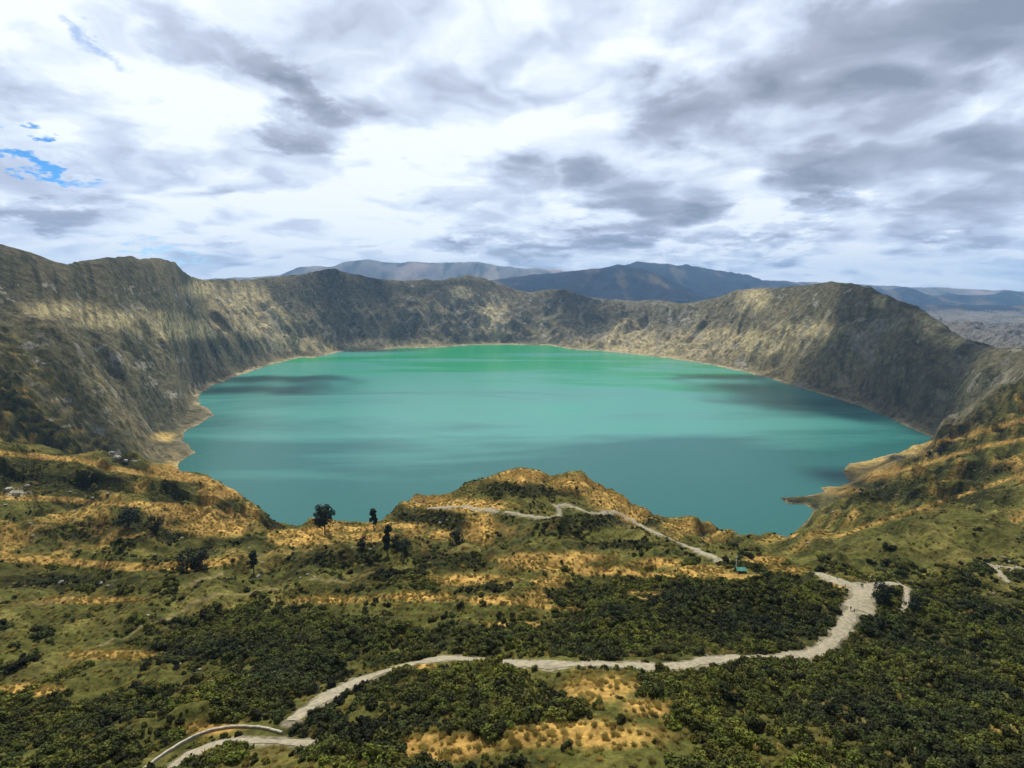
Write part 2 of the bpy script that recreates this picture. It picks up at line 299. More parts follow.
oc=np.empty(Z.shape+(3,)); oc[:]=(.035,.04,.045)
oc=mixc(oc,(.17,.155,.13),sstep(-.15,.45,rg*.7+fbm(X/260,Y/900,4)))
oc=mixc(oc,(.34,.28,.20),sstep(.25,.5,fbm(X/900+8,Y/2600,4))*sstep(-.35,-.15,U2*0+noise(X/2500,Y/5000))*((Z<-150)|(Y>13000)))
oc=mixc(oc,(.33,.25,.20),sstep(.1,.4,fbm(X/1600,Y/1600,4))*(Y>13200)*.9)
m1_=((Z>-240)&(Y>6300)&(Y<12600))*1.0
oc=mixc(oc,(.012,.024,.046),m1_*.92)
oc=mixc(oc,(.15,.12,.08),m1_*sstep(.12,.38,fbm(X/420+3,Y/900+2,4))*.7)
C=C*(1-out[...,None])+oc*out[...,None]
C=mixc(C,(.26,.225,.15),(1-sstep(-.2,1.3,pdp+n_sm*2.2+NJ*1.2))*.9)
C=mixc(C,(.21,.165,.075),(1-sstep(-.3,1.1,pdl+n_sm*1.5))*.75)
C=np.clip(C*(1+.30*n_sm[...,None]),.004,.8)
WET=inside
C[inside]=(.10,.16,.12)
# ---------------------------------------------------------------- material tools
def mat(name):
    m=bpy.data.materials.new(name); m.use_nodes=True; nt=m.node_tree; b=nt.nodes['Principled BSDF']; return m,nt,b
def N(nt,t,**k):
    n=nt.nodes.new(t)
    for a,v in k.items():
        if a in n.inputs: n.inputs[a].default_value=v
        else: setattr(n,a,v)
    return n
def simple(name,c,rough=.9,var=.35,scale=1.5,bump=0,obj=False,spec=.2):
    m,nt,b=mat(name); L=nt.links.new
    tc=N(nt,'ShaderNodeTexCoord'); no=N(nt,'ShaderNodeTexNoise'); no.inputs['Scale'].default_value=scale; no.inputs['Detail'].default_value=6; L(tc.outputs['Object'],no.inputs['Vector'])
    mr=N(nt,'ShaderNodeMapRange'); mr.inputs[1].default_value=.25; mr.inputs[2].default_value=.75; mr.inputs[3].default_value=1-var; mr.inputs[4].default_value=1+var; L(no.outputs[0],mr.inputs[0])
    mx=N(nt,'ShaderNodeMix',data_type='RGBA',blend_type='MULTIPLY'); mx.inputs[0].default_value=1; mx.inputs[6].default_value=(*c,1); L(mr.outputs[0],mx.inputs[7])
    outc=mx.outputs[2]
    if obj:
        oi=N(nt,'ShaderNodeObjectInfo'); hs=N(nt,'ShaderNodeHueSaturation'); m1=N(nt,'ShaderNodeMapRange'); m1.inputs[3].default_value=.462 if var>.5 else .492; m1.inputs[4].default_value=.515 if var>.5 else .512; L(oi.outputs['Random'],m1.inputs[0]); L(m1.outputs[0],hs.inputs['Hue'])
        m2=N(nt,'ShaderNodeMapRange'); m2.inputs[3].default_value=.28 if var>.5 else .75; m2.inputs[4].default_value=1.95 if var>.5 else 1.3
        ml=N(nt,'ShaderNodeMath',operation='FRACT'); m3=N(nt,'ShaderNodeMath',operation='MULTIPLY'); m3.inputs[1].default_value=7.31; L(oi.outputs['Random'],m3.inputs[0]); L(m3.outputs[0],ml.inputs[0]); L(ml.outputs[0],m2.inputs[0]); L(m2.outputs[0],hs.inputs['Value']); L(outc,hs.inputs['Color']); outc=hs.outputs[0]
    if name=='scrub leaves':
        ge=N(nt,'ShaderNodeNewGeometry'); nn=N(nt,'ShaderNodeTexNoise'); nn.inputs['Scale'].default_value=.035; nn.inputs['Detail'].default_value=3; L(ge.outputs['Position'],nn.inputs['Vector']); rr_=N(nt,'ShaderNodeValToRGB'); L(nn.outputs[0],rr_.inputs[0]); rr_.color_ramp.elements[0].position=.38; rr_.color_ramp.elements[0].color=(.55,.62,.7,1); rr_.color_ramp.elements[1].position=.64; rr_.color_ramp.elements[1].color=(1.55,1.55,.85,1)
        mq=N(nt,'ShaderNodeMix',data_type='RGBA',blend_type='MULTIPLY'); mq.inputs[0].default_value=1; L(outc,mq.inputs[6]); L(rr_.outputs[0],mq.inputs[7]); outc=mq.outputs[2]
    L(outc,b.inputs['Base Color']); b.inputs['Roughness'].default_value=rough; b.inputs['Specular IOR Level'].default_value=spec
    if bump:
        bp=N(nt,'ShaderNodeBump'); bp.inputs['Strength'].default_value=1; bp.inputs['Distance'].default_value=bump; L(no.outputs[0],bp.inputs['Height']); L(bp.outputs[0],b.inputs['Normal'])
    return m
def link(o,parent=None):
    col.objects.link(o)
    if parent: o.parent=parent
    return o
def mesh(name,v,f,ms,parent=None,smooth=False):
    me=bpy.data.meshes.new(name); me.from_pydata([tuple(map(float,a)) for a in v],[],f)
    for m in (ms if isinstance(ms,(list,tuple)) else [ms]): me.materials.append(m)
    if smooth: me.polygons.foreach_set('use_smooth',[True]*len(me.polygons))
    me.update(); return link(bpy.data.objects.new(name,me),parent)
def tag(o,label=None,cat=None,group=None,kind=None):
    for k,v in (('label',label),('category',cat),('group',group),('kind',kind)):
        if v: o[k]=v
    return o
def gridmesh(name,VX,VY,VZ,colr,ms):
    nu,nd=VX.shape; co=np.stack([VX,VY,VZ],-1).reshape(-1,3).astype(np.float32)
    idx=np.arange(nu*nd).reshape(nu,nd); q=np.stack([idx[:-1,:-1],idx[1:,:-1],idx[1:,1:],idx[:-1,1:]],-1).reshape(-1,4).astype(np.int32)
    me=bpy.data.meshes.new(name); me.vertices.add(len(co)); me.vertices.foreach_set('co',co.ravel())
    me.loops.add(q.size); me.loops.foreach_set('vertex_index',q.ravel()); me.polygons.add(len(q))
    me.polygons.foreach_set('loop_start',np.arange(0,q.size,4,dtype=np.int32)); me.polygons.foreach_set('loop_total',np.full(len(q),4,dtype=np.int32))
    me.update(calc_edges=True); me.polygons.foreach_set('use_smooth',np.ones(len(q),bool))
    at=me.color_attributes.new('cover','FLOAT_COLOR','POINT'); c4=np.ones((len(co),4),np.float32); c4[:,:3]=colr[...,:3].reshape(-1,3); c4[:,3]=colr[...,3].ravel() if colr.shape[-1]==4 else 0; at.data.foreach_set('color',c4.ravel())
    me.materials.append(ms); return link(bpy.data.objects.new(name,me))
# ---------------------------------------------------------------- terrain object
m_t,nt,b=mat('terrain cover'); L=nt.links.new
at=N(nt,'ShaderNodeAttribute'); at.attribute_name='cover'; geo=N(nt,'ShaderNodeNewGeometry')
cd=N(nt,'ShaderNodeVectorMath',operation='LENGTH'); L(geo.outputs['Position'],cd.inputs[0])
def tn(scale,det,rough=.6):
    n=N(nt,'ShaderNodeTexNoise'); n.inputs['Scale'].default_value=scale; n.inputs['Detail'].default_value=det; n.inputs['Roughness'].default_value=rough; L(geo.outputs['Position'],n.inputs['Vector']); return n
a1=tn(.55,10,.72); a2=tn(.055,9,.68)
mr=N(nt,'ShaderNodeMapRange'); mr.inputs[1].default_value=.3; mr.inputs[2].default_value=.7; mr.inputs[3].default_value=.35; mr.inputs[4].default_value=1.65; L(a1.outputs[0],mr.inputs[0])
mr2=N(nt,'ShaderNodeMapRange'); mr2.inputs[1].default_value=.33; mr2.inputs[2].default_value=.67; mr2.inputs[3].default_value=.5; mr2.inputs[4].default_value=1.55; L(a2.outputs[0],mr2.inputs[0])
m1=N(nt,'ShaderNodeMix',data_type='RGBA',blend_type='MULTIPLY'); m1.inputs[0].default_value=1; L(at.outputs['Color'],m1.inputs[6]); L(mr.outputs[0],m1.inputs[7])
m2=N(nt,'ShaderNodeMix',data_type='RGBA',blend_type='MULTIPLY'); m2.inputs[0].default_value=1; L(m1.outputs[2],m2.inputs[6]); L(mr2.outputs[0],m2.inputs[7])
a3=tn(.028,10,.74)
fr_=N(nt,'ShaderNodeMapRange'); fr_.inputs[1].default_value=500; fr_.inputs[2].default_value=1000; L(cd.outputs['Value'],fr_.inputs[0])
nm_=N(nt,'ShaderNodeMix'); L(fr_.outputs[0],nm_.inputs[0]); L(a1.outputs[0],nm_.inputs[2]); L(a3.outputs[0],nm_.inputs[3])
sb=N(nt,'ShaderNodeMath',operation='MULTIPLY_ADD'); sb.inputs[1].default_value=5.2; sb.inputs[2].default_value=-2.6; L(nm_.outputs[0],sb.inputs[0])
rk=N(nt,'ShaderNodeMath',operation='ADD'); L(at.outputs['Alpha'],rk.inputs[0]); L(sb.outputs[0],rk.inputs[1])
rt=N(nt,'ShaderNodeMapRange'); rt.inputs[1].default_value=.70; rt.inputs[2].default_value=.90; L(rk.outputs[0],rt.inputs[0])
gt=N(nt,'ShaderNodeMath',operation='GREATER_THAN'); gt.inputs[1].default_value=.04; L(at.outputs['Alpha'],gt.inputs[0]); rg_=N(nt,'ShaderNodeMath',operation='MULTIPLY'); L(rt.outputs[0],rg_.inputs[0]); L(gt.outputs[0],rg_.inputs[1])
m3=N(nt,'ShaderNodeMix',data_type='RGBA'); L(rg_.outputs[0],m3.inputs[0]); L(m2.outputs[2],m3.inputs[6]); m3.inputs[7].default_value=(.36,.33,.26,1)
# small dark scrub dotted over the far slopes
sd1=N(nt,'ShaderNodeMapRange'); sd1.inputs[1].default_value=.56; sd1.inputs[2].default_value=.64; sd1.inputs[3].default_value=1; sd1.inputs[4].default_value=.42; L(a3.outputs[0],sd1.inputs[0])
m4=N(nt,'ShaderNodeMix',data_type='RGBA',blend_type='MULTIPLY'); L(fr_.outputs[0],m4.inputs[0]); L(m3.outputs[2],m4.inputs[6]); L(sd1.outputs[0],m4.inputs[7])
L(m4.outputs[2],b.inputs['Base Color']); b.inputs['Roughness'].default_value=1; b.inputs['Specular IOR Level'].default_value=.05
bp=N(nt,'ShaderNodeBump'); bp.inputs['Strength'].default_value=.9; bp.inputs['Distance'].default_value=1.2; L(a1.outputs[0],bp.inputs['Height'])
bp2=N(nt,'ShaderNodeBump'); bp2.inputs['Strength'].default_value=.9; bp2.inputs['Distance'].default_value=24; L(a2.outputs[0],bp2.inputs['Height']); L(bp.outputs[0],bp2.inputs['Normal'])
fm=N(nt,'ShaderNodeMapRange'); fm.inputs[1].default_value=300; fm.inputs[2].default_value=1100; fm.inputs[3].default_value=.15; fm.inputs[4].default_value=.95; L(cd.outputs['Value'],fm.inputs[0]); L(fm.outputs[0],bp2.inputs['Strength'])
L(bp2.outputs[0],b.inputs['Normal'])
# the sheet carries on under and behind the viewpoint
bd=np.array([-400,-250,-120,-50,-15,-4,3,8.]); bs=np.array([600,500,330,150,60,30,25,20.])
BX=ucols[:,None]*np.where(bd<8,np.interp(bd,bd,bs)/1.0,12)[None,:]; BY=np.repeat(bd[None,:],NU,0); BZ=np.repeat(np.array([-30,-16,-8,-4,-3,-2.8,-4.6,-10.2])[None,:],NU,0)+noise(BX/9,BY/9)*.5
BC=np.empty(BX.shape+(3,)); BC[:]=(.10,.085,.035)
AX=np.concatenate([BX,X],1); AY=np.concatenate([BY,Y],1); AZ=np.concatenate([BZ,Z],1); AC=np.concatenate([np.concatenate([BC,BC[...,:1]*0],-1),np.concatenate([C,ROCK[...,None]],-1)],1)
terrain=gridmesh('terrain',AX,AY,AZ,AC,m_t); tag(terrain,'crater walls, dry grass slopes and far ranges','terrain',kind='structure')
# ---------------------------------------------------------------- lake
m_w,nt,b=mat('lake water'); L=nt.links.new
geo=N(nt,'ShaderNodeNewGeometry'); mp=N(nt,'ShaderNodeMapping'); mp.inputs['Scale'].default_value=(.0008,.0030,1); L(geo.outputs['Position'],mp.inputs[0])
n1=N(nt,'ShaderNodeTexNoise'); n1.inputs['Scale'].default_value=1.; n1.inputs['Detail'].default_value=8; n1.inputs['Roughness'].default_value=.56; n1.inputs['Distortion'].default_value=.5; L(mp.outputs[0],n1.inputs['Vector'])
sx=N(nt,'ShaderNodeSeparateXYZ'); L(geo.outputs['Position'],sx.inputs[0])
gr=N(nt,'ShaderNodeMapRange'); gr.inputs[1].default_value=600; gr.inputs[2].default_value=3500; L(sx.outputs[1],gr.inputs[0])
ad=N(nt,'ShaderNodeMath',operation='ADD'); L(gr.outputs[0],ad.inputs[0]); ms_=N(nt,'ShaderNodeMath',operation='MULTIPLY_ADD'); ms_.inputs[1].default_value=1.9; ms_.inputs[2].default_value=-.93; L(n1.outputs[0],ms_.inputs[0]); L(ms_.outputs[0],ad.inputs[1])
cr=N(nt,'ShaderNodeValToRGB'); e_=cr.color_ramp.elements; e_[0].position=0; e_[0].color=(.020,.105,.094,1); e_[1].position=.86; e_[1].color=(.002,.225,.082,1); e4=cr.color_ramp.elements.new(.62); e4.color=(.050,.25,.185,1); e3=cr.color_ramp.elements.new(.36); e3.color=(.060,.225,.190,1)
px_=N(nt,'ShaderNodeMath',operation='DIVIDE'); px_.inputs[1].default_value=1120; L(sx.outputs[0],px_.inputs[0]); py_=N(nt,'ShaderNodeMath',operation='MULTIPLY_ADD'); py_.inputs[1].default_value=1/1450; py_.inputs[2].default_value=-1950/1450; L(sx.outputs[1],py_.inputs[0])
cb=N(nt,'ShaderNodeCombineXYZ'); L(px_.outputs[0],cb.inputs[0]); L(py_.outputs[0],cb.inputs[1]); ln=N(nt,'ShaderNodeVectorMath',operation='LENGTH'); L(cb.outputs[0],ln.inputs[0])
em=N(nt,'ShaderNodeMapRange'); em.inputs[1].default_value=.50; em.inputs[2].default_value=1.05; em.inputs[4].default_value=.42; L(ln.outputs['Value'],em.inputs[0])  # water colour darkened towards the shore, standing in for reflections of the dark walls
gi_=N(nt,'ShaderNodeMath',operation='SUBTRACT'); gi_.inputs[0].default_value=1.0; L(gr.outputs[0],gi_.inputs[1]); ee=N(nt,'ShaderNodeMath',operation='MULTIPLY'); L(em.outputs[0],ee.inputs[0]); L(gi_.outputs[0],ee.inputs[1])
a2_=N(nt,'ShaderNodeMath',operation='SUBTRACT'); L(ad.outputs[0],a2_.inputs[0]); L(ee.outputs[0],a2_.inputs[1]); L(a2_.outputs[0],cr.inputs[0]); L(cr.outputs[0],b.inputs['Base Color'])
b.inputs['Roughness'].default_value=.22; b.inputs['IOR'].default_value=1.33; b.inputs['Specular IOR Level'].default_value=.2
n2=N(nt,'ShaderNodeTexNoise'); n2.inputs['Scale'].default_value=.09; n2.inputs['Detail'].default_value=8; n2.inputs['Roughness'].default_value=.65; L(geo.outputs['Position'],n2.inputs['Vector'])
bw=N(nt,'ShaderNodeBump'); bw.inputs['Strength'].default_value=.5; bw.inputs['Distance'].default_value=1.2; L(n2.outputs[0],bw.inputs['Height']); L(bw.outputs[0],b.inputs['Normal'])
cen=PO.mean(0); ex=[]
LP=[]
for i in range(len(PO)):
    a,bb,c=PO[i-1],PO[i],PO[(i+1)%len(PO)]; t_=c-a; t_/=np.hypot(*t_)+1e-9; LP.append(bb)
area=sum(PO[i-1][0]*PO[i][1]-PO[i][0]*PO[i-1][1] for i in range(len(PO)))
# a simple oval that stays under the terrain around the shoreline
ang=np.arctan2(PO[:,0]-0,PO[:,1]-2100); rad=np.hypot(PO[:,0],PO[:,1]-2100)
aa=np.linspace(-math.pi,math.pi,97)[:-1]; rp=[]
for a in aa:
    dd_=np.abs((ang-a+math.pi)%(2*math.pi)-math.pi); rp.append(rad[dd_<.22].max()+35)
lv=[(0,2100,LAKE)]+[(math.sin(a)*r,2100+math.cos(a)*r,LAKE) for a,r in zip(aa,rp)]
lf=[(0,1+(i+1)%96,1+i) for i in range(96)]
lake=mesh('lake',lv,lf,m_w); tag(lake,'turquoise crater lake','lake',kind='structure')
# ---------------------------------------------------------------- footpaths (sheets laid on the levelled ground)
m_p=simple('trodden pumice',(.245,.215,.145),.95,.35,.8,.08)
def ribbon(name,keys):
    v=[];f=[]
    for n_ in keys:
        pl,w_=WP[n_]; tg=np.gradient(pl,axis=0); tg/=np.hypot(tg[:,0],tg[:,1])[:,None]+1e-9; nr=np.stack([-tg[:,1],tg[:,0]],1); base=len(v); m=7
        for i,(p,n) in enumerate(zip(pl,nr)):
            ww=w_*(.80+.16*math.sin(i*.31+len(n_))+.14*math.sin(i*.83)+.10*math.sin(i*2.3))
            for k in range(m):
                q=p+n*(k/(m-1)-.5)*ww; v.append((q[0],q[1],float(hz(q[0],q[1]))+.10+.10*math.sin(math.pi*k/(m-1))))
        for i in range(len(pl)-1):
            for k in range(m-1): a=base+i*m+k; f.append((a,a+1,a+m+1,a+m))
    return mesh(name,v,f,m_p,smooth=True)
fp=ribbon('footpath',['main','plaza','stem','loop','low','switch','switchb']); tag(fp,'pale sandy footpath winding through the dark scrub below the viewpoint','footpath',kind='structure')
fp=ribbon('trail',['knoll','knollb']); tag(fp,'narrow pale trail winding over the knoll','trail',kind='structure')
# ---------------------------------------------------------------- plants
m_leaf=simple('scrub leaves',(.044,.050,.010),.8,.55,2.2,obj=True,spec=.15)
m_twig=simple('twigs',(.09,.075,.05),.9,.3,3)
m_pine=simple('pine needles',(.018,.028,.012),.8,.4,1.2,spec=.2)
m_bark=simple('bark',(.10,.075,.055),.95,.35,2,.05)
m_straw=simple('straw grass',(.50,.41,.15),.9,.25,3,obj=True)
m_rock=simple('pale tuff rock',(.27,.245,.195),.95,.55,.9,.5)
def cards(cs,n,size,spread,rs,up=.3,flatz=1.):
    v=[];f=[];cs=np.array(cs)
    for _ in range(n):
        c=cs[rs.integers(len(cs))]; d=rs.normal(size=3); d/=np.linalg.norm(d); r=spread*rs.uniform(.55,1.05)*c[3]
        p=c[:3]+d*r*np.array([1,1,flatz]); 
        if p[2]<.02: p[2]=abs(p[2])+.02
        nrm=d+rs.normal(size=3)*.55+np.array([0,0,up]); nrm/=np.linalg.norm(nrm)
        a=np.cross(nrm,rs.normal(size=3)); a/=np.linalg.norm(a)+1e-9; b_=np.cross(nrm,a); s=size*rs.uniform(.6,1.4)
        k=len(v); v+=[p-a*s,p-b_*s*.55,p+a*s,p+b_*s*.55]; f.append((k,k+1,k+2,k+3))
    return v,f
def tube(pts,rs_,v,f,m=6):
    base=len(v); pts=[np.array(p,float) for p in pts]
    for i,p in enumerate(pts):
        d=pts[min(i+1,len(pts)-1)]-pts[max(i-1,0)]; d/=np.linalg.norm(d)+1e-9; a=np.cross(d,(.3,.9,.1)); a/=np.linalg.norm(a); b_=np.cross(d,a)
        for k in range(m): an=2*math.pi*k/m; v.append(p+(a*math.cos(an)+b_*math.sin(an))*rs_[i])
    for i in range(len(pts)-1):
        for k in range(m): f.append((base+i*m+k,base+i*m+(k+1)%m,base+(i+1)*m+(k+1)%m,base+(i+1)*m+k))
    f.append(tuple(base+k for k in range(m))[::-1]); f.append(tuple(base+(len(pts)-1)*m+k for k in range(m)))
def shrub_mesh(seed,n=620,size=.15,tall=1.):
    rs=np.random.default_rng(seed); cs=[]
    for _ in range(rs.integers(9,15)):
        a=rs.uniform(0,6.28); r=rs.uniform(0,.68)**.8; h=rs.uniform(.25,.95)*(1-.45*r)*tall; cs.append((math.cos(a)*r,math.sin(a)*r,h,rs.uniform(.24,.42)))
    v,f=cards(cs,n,size,1.,rs); nl=len(f)
    for c in cs[:6]: tube([(0,0,-.25),(c[0]*.5,c[1]*.5,c[2]*.5),(c[0],c[1],c[2])],[.05,.035,.015],v,f,4)
    me=bpy.data.meshes.new('shrub'); me.from_pydata([tuple(map(float,a)) for a in v],[],f); me.materials.append(m_leaf); me.materials.append(m_twig)
    me.polygons.foreach_set('material_index',[0]*nl+[1]*(len(f)-nl)); me.update(); return me
SH=[shrub_mesh(100+i,tall=t_) for i,t_ in enumerate([1,.8,1.25,.65,1.05,.9])]
def tuss_mesh(seed):
    rs=np.random.default_rng(seed); v=[];f=[]
    for _ in range(70):
        a=rs.uniform(0,6.28); o=rs.uniform(0,.35); l=rs.uniform(.45,1.0); lean=rs.uniform(.15,.95); p=np.array([math.cos(a)*o,math.sin(a)*o,-.05]); q=p+np.array([math.cos(a)*lean*l,math.sin(a)*lean*l,l*(1.1-.5*lean)]); w_=np.array([-math.sin(a),math.cos(a),0])*.05
        k=len(v); v+=[p-w_,p+w_,(p+q)/2+w_*.8+(0,0,.12),q,(p+q)/2-w_*.8+(0,0,.12)]; f.append((k,k+1,k+2,k+3,k+4))
    me=bpy.data.meshes.new('grass_tussock'); me.from_pydata([tuple(map(float,a)) for a in v],[],f); me.materials.append(m_straw); me.update(); return me
TU=[tuss_mesh(s) for s in (1,2,3)]
def samp(A,x,y):
    a=np.interp(x/y,ucols,np.arange(NU)); b=np.interp(y,drows,np.arange(ND)); return A[np.rint(a).astype(int),np.rint(b).astype(int)]
def scatter(n,d0,d1,power,seed):
    r=np.random.default_rng(seed); y=(r.uniform(0,1,n)*(d1**power-d0**power)+d0**power)**(1/power); x=r.uniform(-1.1,1.1,n)*y; return x,y,r
pts=[]
for (n,d0,d1,pw,seed,s0,s1,keep) in [(62000,62,230,2,1,.40,2.2,-.06),(60000,230,480,2,2,.6,1.9,.10),(16000,480,1000,2,3,1.2,3.0,.22)]:
    x,y,r=scatter(n,d0,d1,pw,seed); o=samp(och,x,y); dk=samp(dark,x,y); p_=samp(pd,x,y); s_=samp(SD,x,y); rk=samp(rock,x,y); nb=fbm(x/24+3,y/24,3)*.8+fbm(x/8+3,y/8,2)*.35
    gs=samp(grassy,x,y); tk=samp(thick_,x,y); prob=np.clip(.22+nb*2.0+dk*.95+tk*1.05-gs*.5-np.maximum(keep,0)*1.6-o*1.6-samp(stepm,x,y)*.10-rk*.5,0.02,1)
    sc=(s0+(s1-s0)*r.uniform(0,1,n)**2.6)*(.75+.5*np.clip(.5+nb,0,1))
    sc=np.where(samp(stepm,x,y)>.5,sc*.75,sc); cr_=np.abs(y-np.interp(x/y,ucols,kc[0])); ok=(r.uniform(0,1,n)<prob)&(p_>sc*.8)&(s_>25)&((cr_>22)|(sc<1.1)|(r.uniform(0,1,n)<.12))
    ok&=~((y<230)&(o>.5)&(r.uniform(0,1,n)>.12))
    pts.append(np.stack([x,y,hz(x,y)-.10*sc,sc,r.uniform(0,6.28,n),r.integers(0,6,n)],1)[ok])
PT=np.concatenate(pts)
# the three hundred that show largest are shrubs of their own
ppx,ppy=proj(PT[:,0],PT[:,1],PT[:,2]); inv=(ppx>-5)&(ppx<1029)&(ppy<775)&(ppy>470)
size=np.where(inv,PT[:,3]/np.hypot(PT[:,1],np.hypot(PT[:,0],PT[:,2])),0); order=np.argsort(-size); big=order[:300]; rest=np.setdiff1d(np.arange(len(PT)),big)
protos=[None]*6
for i in big:
    p=PT[i]; k=int(p[5]); o=bpy.data.objects.new('shrub',SH[k]); o.location=p[:3]; o.rotation_euler=(0,0,p[4]); o.scale=(p[3],p[3],p[3]*(.85+.3*random.random())); link(o)
    X_,Y_=ppx[i],ppy[i]
    if Y_>690 and X_<330: lab='dark green shrub in the thicket around the bottom left bend of the path'
    elif X_<330: lab='dark green shrub on the slope left of where the pale footpath ends'
    elif Y_<665: lab='dark green shrub in the thicket above the pale footpath'
    elif X_<560: lab='dark leafy shrub in the thick scrub below the pale footpath, left of the ochre clearing'
    elif X_<700: lab='dark leafy shrub beside the ochre grass clearing under the footpath'
    else: lab='green shrub in the dense scrub filling the bottom right slope'
    tag(o,lab,'shrub','shrubs covering the slope below the viewpoint')
    if protos[k] is None: protos[k]=o
for k in range(6):
    if protos[k] is None: protos[k]=protos[[q for q in range(6) if protos[q]][0]]
def instancer(name,P_,src,label,cat):
    me=bpy.data.meshes.new(name); me.vertices.add(len(P_)); me.vertices.foreach_set('co',P_[:,:3].astype(np.float32).ravel())
    for nm,c_ in (('s',3),('r',4)):
        a=me.attributes.new(nm,'FLOAT','POINT'); a.data.foreach_set('value',P_[:,c_].astype(np.float32))
    a=me.attributes.new('k','INT','POINT'); a.data.foreach_set('value',P_[:,5].astype(np.int32)); me.update()
    o=link(bpy.data.objects.new(name,me)); tag(o,label,cat,kind='stuff')
    ng=bpy.data.node_groups.new(name,'GeometryNodeTree'); ng.interface.new_socket('Geometry',in_out='INPUT',socket_type='NodeSocketGeometry'); ng.interface.new_socket('Geometry',in_out='OUTPUT',socket_type='NodeSocketGeometry')
    gi=ng.nodes.new('NodeGroupInput'); go=ng.nodes.new('NodeGroupOutput'); iop=ng.nodes.new('GeometryNodeInstanceOnPoints'); jn=ng.nodes.new('GeometryNodeJoinGeometry')
    for s in reversed(src):
        oi=ng.nodes.new('GeometryNodeObjectInfo'); oi.inputs['Object'].default_value=s; oi.inputs['As Instance'].default_value=True; oi.transform_space='ORIGINAL'; ng.links.new(oi.outputs['Geometry'],jn.inputs[0])
    def na(n_,t_):
        q=ng.nodes.new('GeometryNodeInputNamedAttribute'); q.data_type=t_; q.inputs['Name'].default_value=n_; return [s for s in q.outputs if s.enabled][0]
    ng.links.new(gi.outputs[0],iop.inputs['Points']); ng.links.new(jn.outputs[0],iop.inputs['Instance']); iop.inputs['Pick Instance'].default_value=True
    ng.links.new(na('k','INT'),iop.inputs['Instance Index']); ng.links.new(na('s','FLOAT'),iop.inputs['Scale'])
    cx_=ng.nodes.new('ShaderNodeCombineXYZ'); ng.links.new(na('r','FLOAT'),cx_.inputs[2]); ng.links.new(cx_.outputs[0],iop.inputs['Rotation'])
    ng.links.new(iop.outputs[0],go.inputs[0]); md=o.modifiers.new('scatter','NODES'); md.node_group=ng; return o
instancer('scrub',PT[rest],protos,'low dark scrub spread over the near slopes','scrub')
# straw tussocks on the dry patches
tp=[]
for (n,d0,d1,seed,s0,s1) in [(26000,62,230,21,.5,1.15),(30000,230,520,22,.7,1.5)]:
    x,y,r=scatter(n,d0,d1,2,seed); o=samp(och,x,y); p_=samp(pd,x,y); pr=np.clip(o*1.0+.28,0,1); ok=(r.uniform(0,1,n)<pr)&(p_>.6)&(samp(SD,x,y)>10); sc=s0+(s1-s0)*r.uniform(0,1,n)
    tp.append(np.stack([x,y,hz(x,y),sc,r.uniform(0,6.28,n),r.integers(0,3,n)],1)[ok])
TP=np.concatenate(tp)
tpx,tpy=proj(TP[:,0],TP[:,1],TP[:,2]); cand=np.where((tpx>430)&(tpx<700)&(tpy>650)&(tpy<760))[0]
ts=[]
for k in range(3):
    i=cand[k*len(cand)//3]; o=link(bpy.data.objects.new('grass_tussock',TU[k])); o.location=TP[i,:3]; o.rotation_euler=(0,0,TP[i,4]); s=TP[i,3]*1.2; o.scale=(s,s,s)
    tag(o,'straw coloured grass tussock among the dark shrubs below the footpath','grass','straw tussocks below the path'); ts.append(o)
instancer('straw_grass',TP,ts,'dry straw coloured grass on the ochre patches','grass')
# trees -----------------------------------------------------------
def tree(px,py,hpx,kind,label,seed,cat='tree',group=None):
    x,y=ground(px,py); z=float(hz(x,y)); dist=math.sqrt(x*x+y*y+z*z); H=hpx*dist/F*1.16
    o=bpy.data.objects.new('pine_tree' if kind!='bush' else 'bushy_tree',None); o.empty_display_size=.5; link(o); o.location=(x,y,z-.2); rs=np.random.default_rng(seed)
    v=[];f=[]; lean=rs.normal(0,.03,2)*H
    tp_=.9 if kind!='bush' else .6
    tube([(0,0,-.3),(lean[0]*.3,lean[1]*.3,H*.3),(lean[0],lean[1],H*tp_)],[H*.028,H*.02,H*.006],v,f,7)
    cs=[]
    if kind=='umbrella':
        for _ in range(22):
            a=rs.uniform(0,6.28); h=rs.uniform(.36,.93); rmax=.36*math.sin(max(0,min(1,(h-.25)/.75))*math.pi)**.6 if h<.98 else .1; r=rs.uniform(.3,1)*rmax*H; c=(math.cos(a)*r,math.sin(a)*r,h*H); cs.append((*c,H*rs.uniform(.09,.15)))
            if len(cs)%2==0: tube([(0,0,h*H*.8),(c[0]*.6,c[1]*.6,h*H*.93),c],[H*.01,H*.007,H*.003],v,f,4)
        n=3200; s=H*.030
    elif kind=='narrow':
        for i in range(16):
            h=rs.uniform(.18,.98); a=rs.uniform(0,6.28); r=.17*H*(1.05-h)**.5*rs.uniform(.2,1); c=(math.cos(a)*r,math.sin(a)*r,h*H); cs.append((*c,H*rs.uniform(.06,.11)))
            if i%2==0: tube([(0,0,h*H*.9),c],[H*.008,H*.003],v,f,4)
        n=2000; s=H*.032
    else:
        for i in range(16):
            a=rs.uniform(0,6.28); h=rs.uniform(.2,.85); r=.42*H*rs.uniform(0,1)**.6*(1.1-h*.5); c=(math.cos(a)*r,math.sin(a)*r,h*H); cs.append((*c,H*rs.uniform(.12,.22)))
            if i%3==0: tube([(0,0,H*.1),(c[0]*.5,c[1]*.5,h*H*.6),c],[H*.02,H*.012,H*.004],v,f,4)
        n=1300; s=H*.04
    mesh('trunk',v,f,m_bark,o)
    v,f=cards(cs,n,s,1.,rs); mesh('crown',v,f,m_pine,o)
    tag(o,label,cat,group); return o
tree(325,533,23,'umbrella','lone round-crowned pine standing on the ochre ridge against the lake',1)
